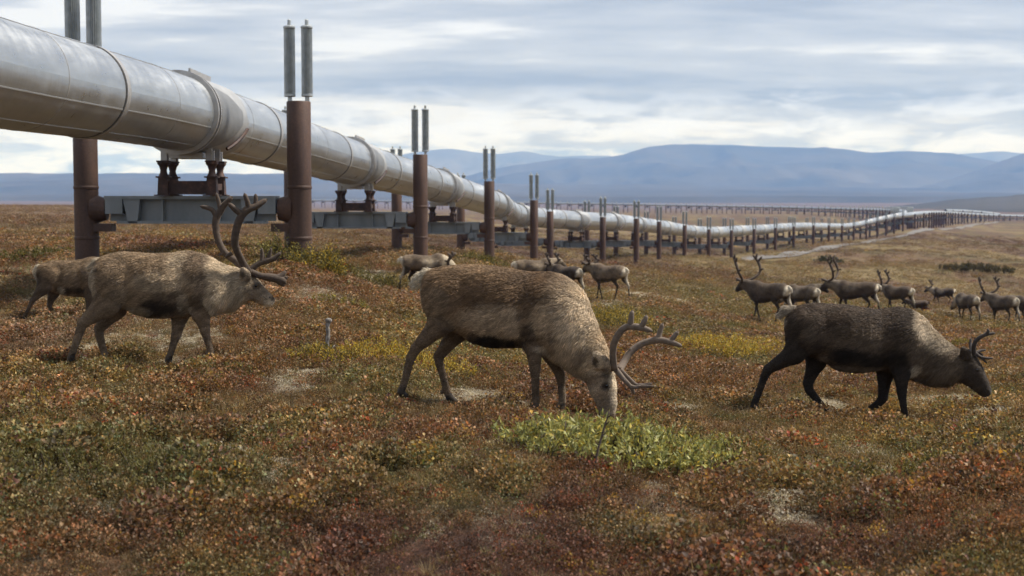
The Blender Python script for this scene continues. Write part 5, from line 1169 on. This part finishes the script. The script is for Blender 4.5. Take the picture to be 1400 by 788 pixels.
def shrub(name, label, px, py, wx, dep, hgt, nst, leaves, L0, L1, cols, cat='shrub', group=None, d=None, wr=.36, seed=1, up=.6, clear=None):
    r = np.random.default_rng(seed); p = hit(px, py) if d is None else np.array([*xy(px, d), 0]); x0, y0 = p[0], p[1]; z0 = g1(x0, y0)
    root = thing(name, label, cat, (x0, y0, z0), 0, group); m = MB(); tips = []
    for i in range(nst):
        a = r.random() * 6.283; t = math.sqrt(r.random()); cx, cy = math.cos(a) * t * wx * .82, math.sin(a) * t * dep * .82; zz = g1(x0 + cx, y0 + cy) - z0
        q = np.array([cx, cy, zz - .03]); hh = hgt * (1 - .5 * t * t) * r.uniform(.6, 1.1); aa = r.random() * 6.283; lean = r.uniform(.1, .5) * hgt
        e = q + np.array([math.cos(aa) * lean, math.sin(aa) * lean, hh + .03]); mid = (q + e) / 2 + r.normal(0, .03 * hgt, 3)
        Pp, Rr = catmull([q, mid, e], [.006, .0045, .002], 3); m.tube(Pp, Rr, 5); tips.append((q, mid, e))
    st = m.build('stems', M['twig'], root, True); st['kind'] = 'stuff'
    ti = r.integers(0, len(tips), leaves); tt = r.uniform(.35, 1.05, leaves) ** .8; P = np.empty((leaves, 3)); D = np.empty((leaves, 3))
    T_ = np.array(tips); q, mid, e = T_[ti, 0], T_[ti, 1], T_[ti, 2]; t_ = tt[:, None]
    P = (1 - t_) ** 2 * q + 2 * t_ * (1 - t_) * mid + t_ * t_ * e + r.normal(0, .018, (leaves, 3)) * (hgt / .3)
    D = (e - q) / np.linalg.norm(e - q, axis=1)[:, None] * up + r.normal(0, .55, (leaves, 3)); Ln = r.uniform(L0, L1, leaves)
    if clear:                                    # the browsed gap where the bare twig stands
        a_, b_ = hit(clear[0], clear[1]), hit(clear[2], clear[3]); yy = (P[:, 1] + y0 - a_[1]) / (b_[1] - a_[1]); xl = a_[0] + (b_[0] - a_[0]) * np.clip(yy, 0, 1) - x0
        ok = ~((np.abs(P[:, 0] - xl) < .018 + .014 * r.random(leaves)) & (yy > -.12) & (yy < 1.2)); P, D, Ln = P[ok], D[ok], Ln[ok]; leaves = int(ok.sum())
    V, Fc = leaf_cloud(leaves, lambda n: (P, D, Ln, Ln * wr), r)
    ck = r.choice(len(cols), leaves, p=np.array([c[1] for c in cols]) / sum(c[1] for c in cols)); cc = np.array([c[0] for c in cols])[ck] * np.exp(r.normal(0, .25, leaves))[:, None]
    o = mesh_obj('foliage', V, Fc.astype(np.int32), M['leaf'], root, cols=[('col', np.repeat(cc, 5, 0)), ('leaf', np.ones((len(V), 3)))]); o['kind'] = 'stuff'
    return root
YG = [((.245, .25, .085), 4), ((.31, .29, .09), 3), ((.15, .16, .055), 3.2), ((.40, .30, .055), 1.2), ((.40, .38, .18), 1.2)]
YO = [((.42, .29, .035), 4), ((.34, .25, .045), 3), ((.23, .20, .05), 2.5), ((.30, .13, .03), 1), ((.38, .30, .10), 1)]
OG = [((.10, .095, .028), 4), ((.15, .125, .035), 3), ((.07, .065, .022), 3), ((.26, .20, .05), 1.6)]
shrub('willow_shrub', 'bright yellow-green willow shrub under the muzzle of the grazing caribou', 842, 629, .86, 1.0, .26, 340, 10500, .026, .05, YG, seed=3)
shrub('willow_shrub', 'small yellow-green willow sprig right of the large bright willow', 985, 622, .16, .22, .16, 26, 700, .02, .036, YG, seed=4)
shrub('willow_shrub', 'golden yellow low willow behind the hind legs of the grazing caribou', 525, 497, .62, .7, .24, 140, 4600, .02, .038, YO, seed=5)
shrub('willow_shrub', 'yellow willow beneath the belly of the grazing caribou', 610, 515, .40, .5, .20, 60, 1700, .02, .036, YO, seed=6)
shrub('willow_shrub', 'yellow-olive low willow beside the short weathered stake', 440, 497, .46, .6, .20, 90, 3000, .018, .034, OG[:2] + YO[:2], seed=7)
shrub('willow_shrub', 'golden willow left of the dark foreground caribou, at hip height of its tail', 990, 487, 1.0, 1.8, .38, 190, 6500, .028, .05, YO, seed=8)
shrub('willow_shrub', 'low yellow willow at the right beyond the nose of the grazing caribou', 1045, 478, .5, .9, .26, 50, 1300, .028, .05, YO, seed=18)
shrub('willow_shrub', 'olive yellow willow behind the neck of the grazing caribou', 838, 449, 1.0, 2.2, .5, 150, 5200, .035, .06, OG + YO[:2], seed=9)
shrub('willow_shrub', 'leafy yellowish bush at the foot of the nearest pile', 438, 371, .55, .5, .58, 80, 4200, .035, .065, OG + YO[:1], d=26.4, seed=10)
shrub('willow_shrub', 'sparse olive bush left of the nearest pile, behind the antlers', 378, 366, .55, .5, .66, 60, 2600, .03, .055, OG + YG[1:2], d=26.7, seed=11)
shrub('willow_shrub', 'low dark green bush behind the young caribou at the left edge', 35, 357, 1.5, 1.2, .30, 90, 2600, .05, .08, OG[:3], d=31, seed=12)
shrub('willow_shrub', 'dark rounded bush on the slope right of the gravel track', 1133, 362, 1.6, 1.8, .9, 60, 2200, .14, .24, [((.045, .048, .02), 3), ((.07, .065, .026), 2)], d=150, seed=13)
shrub('willow_shrub', 'long low dark bush on the right-hand slope', 1336, 372, 4.3, 2.6, .85, 160, 6000, .13, .22, [((.055, .050, .022), 3), ((.085, .066, .03), 2)], d=134, seed=14)
shrub('willow_shrub', 'green bushes under the pipe right of the nearest pile', 505, 352, 1.2, 1.0, .5, 70, 2200, .05, .08, OG, d=40, seed=15)
shrub('willow_shrub', 'low green plants at the foot of the third nearest support', 660, 362, 1.5, 1.2, .5, 70, 2200, .06, .10, OG, d=58, seed=16)

for i, (px_, py_, w_, dp_, h_, pal, lab) in enumerate((
  (700, 470, .45, 1.0, .24, YO, 'yellow low bush seen between the legs and belly line behind the grazing caribou'), (905, 470, .7, 1.3, .26, OG, 'olive bush right of the antlers of the grazing caribou'), (1010, 455, .6, 1.6, .3, OG, 'olive bush behind the golden willow near the dark caribou'),
  (130, 630, .55, .7, .16, [((.115, .108, .04), 3), ((.155, .13, .048), 2), ((.2, .15, .05), .6)], 'olive green low shrub patch in the left foreground'), (60, 660, .4, .5, .15, [((.115, .108, .04), 3), ((.155, .13, .048), 2)], 'olive green leafy tuft at the lower left edge'), (250, 660, .4, .5, .13, [((.12, .108, .04), 3), ((.16, .13, .05), 2)], 'small green tuft right of the olive green shrub patch'),
  (1270, 655, .3, .4, .16, OG, 'olive tuft in the right foreground below the dark caribou'), (1385, 455, .8, 1.6, .28, OG, 'olive bush at the right edge beyond the dark caribou'), (1320, 478, .6, 1.0, .22, YO[1:3] + OG[:2], 'yellowish bush above the antler of the dark caribou'), (300, 520, .4, .6, .16, OG, 'olive tuft in front of the antlered bull'), (480, 430, .7, 1.4, .2, YO[1:3] + OG[:2], 'ochre bush behind the weathered stake'), (60, 560, .4, .6, .15, YO[1:3] + OG[:2], 'ochre tuft low at the left edge below the bull'))):
    shrub('low_shrub', lab, px_, py_, w_, dp_, h_, 60, 1900, .018 + .006 * (py_ < 500), .036 + .012 * (py_ < 500), pal, seed=40 + i)
def stake():
    p = hit(448, 489); x0, y0 = p[0], p[1]; z0 = g1(x0, y0); root = thing('wooden_stake', 'short weathered grey wooden stake with a darker knob top standing in the heath', 'stake', (x0, y0, z0))
    m = MB(); P = [(0, 0, -.08), (.004, 0, .05), (-.006, 0, .14), (.006, .003, .24), (.002, 0, .33), (.012, .0, .375)]; P, rr = catmull(P, [.027, .025, .022, .024, .022, .026], 4)
    rr = [r * (1 + .12 * math.sin(i * 1.9)) for i, r in enumerate(rr)]; m.tube(P, rr, 10); m.build('shaft', M['wood'], root, True)
    m = MB(); m.lathe((.012, 0, .365), [(.020, 0), (.034, .012), (.036, .03), (.028, .046), (.010, .052)], 10); m.build('knob', M['wood'], root, True)
    m = MB(); m.tube([(.01, 0, .06), (.05, .0, .10), (.075, .01, .13)], [.008, .006, .003], 6); m.build('broken_stub', M['wood'], root, True)
stake()
def twig():
    p = hit(811, 652); x0, y0 = p[0], p[1]; z0 = g1(x0, y0); root = thing('willow_twig', 'dark bare twig standing in the green willow just below the muzzle of the grazing caribou', 'twig', (x0, y0, z0))
    m = MB(); P, rr = catmull([(0, 0, -.05), (.016, .01, .10), (.055, .03, .24), (.092, .05, .36)], [.0075, .0068, .006, .0042], 6); m.tube(P, rr, 6); m.build('stem', M['twig'], root, True)
    for q in (.35, .52, .64, .78, .9):
        i = int(q * (len(P) - 1)); b = Vector(P[i]); s = rnd.choice((-1, 1)); m = MB(); m.tube([b, b + Vector((s * .018, .0, .016)), b + Vector((s * .026, 0, .038))], [.004, .003, .001], 5); m.build('side_shoot', M['twig'], root, True)
twig()
# ------------------------------------------------------------------ haze
def haze():
    m = MB(); m.box((0, 4000, 290), (38000, 30000, 680)); o = m.build('haze', None)
    mt = bpy.data.materials.new('haze_air'); mt.use_nodes = True; nt = mt.node_tree; nt.nodes.clear(); out = nt.nodes.new('ShaderNodeOutputMaterial'); v = nt.nodes.new('ShaderNodeVolumePrincipled')
    v.inputs['Color'].default_value = (.22, .44, 1.0, 1); v.inputs['Density'].default_value = HAZE_D; v.inputs['Absorption Color'].default_value = (1, 1, 1, 1); v.inputs['Anisotropy'].default_value = 0.1
    nt.links.new(v.outputs[0], out.inputs['Volume']); o.data.materials.append(mt); tag(o, 'thin blue haze filling the valley air', 'haze', kind='stuff')
HAZE_D = 1.05e-4
haze()
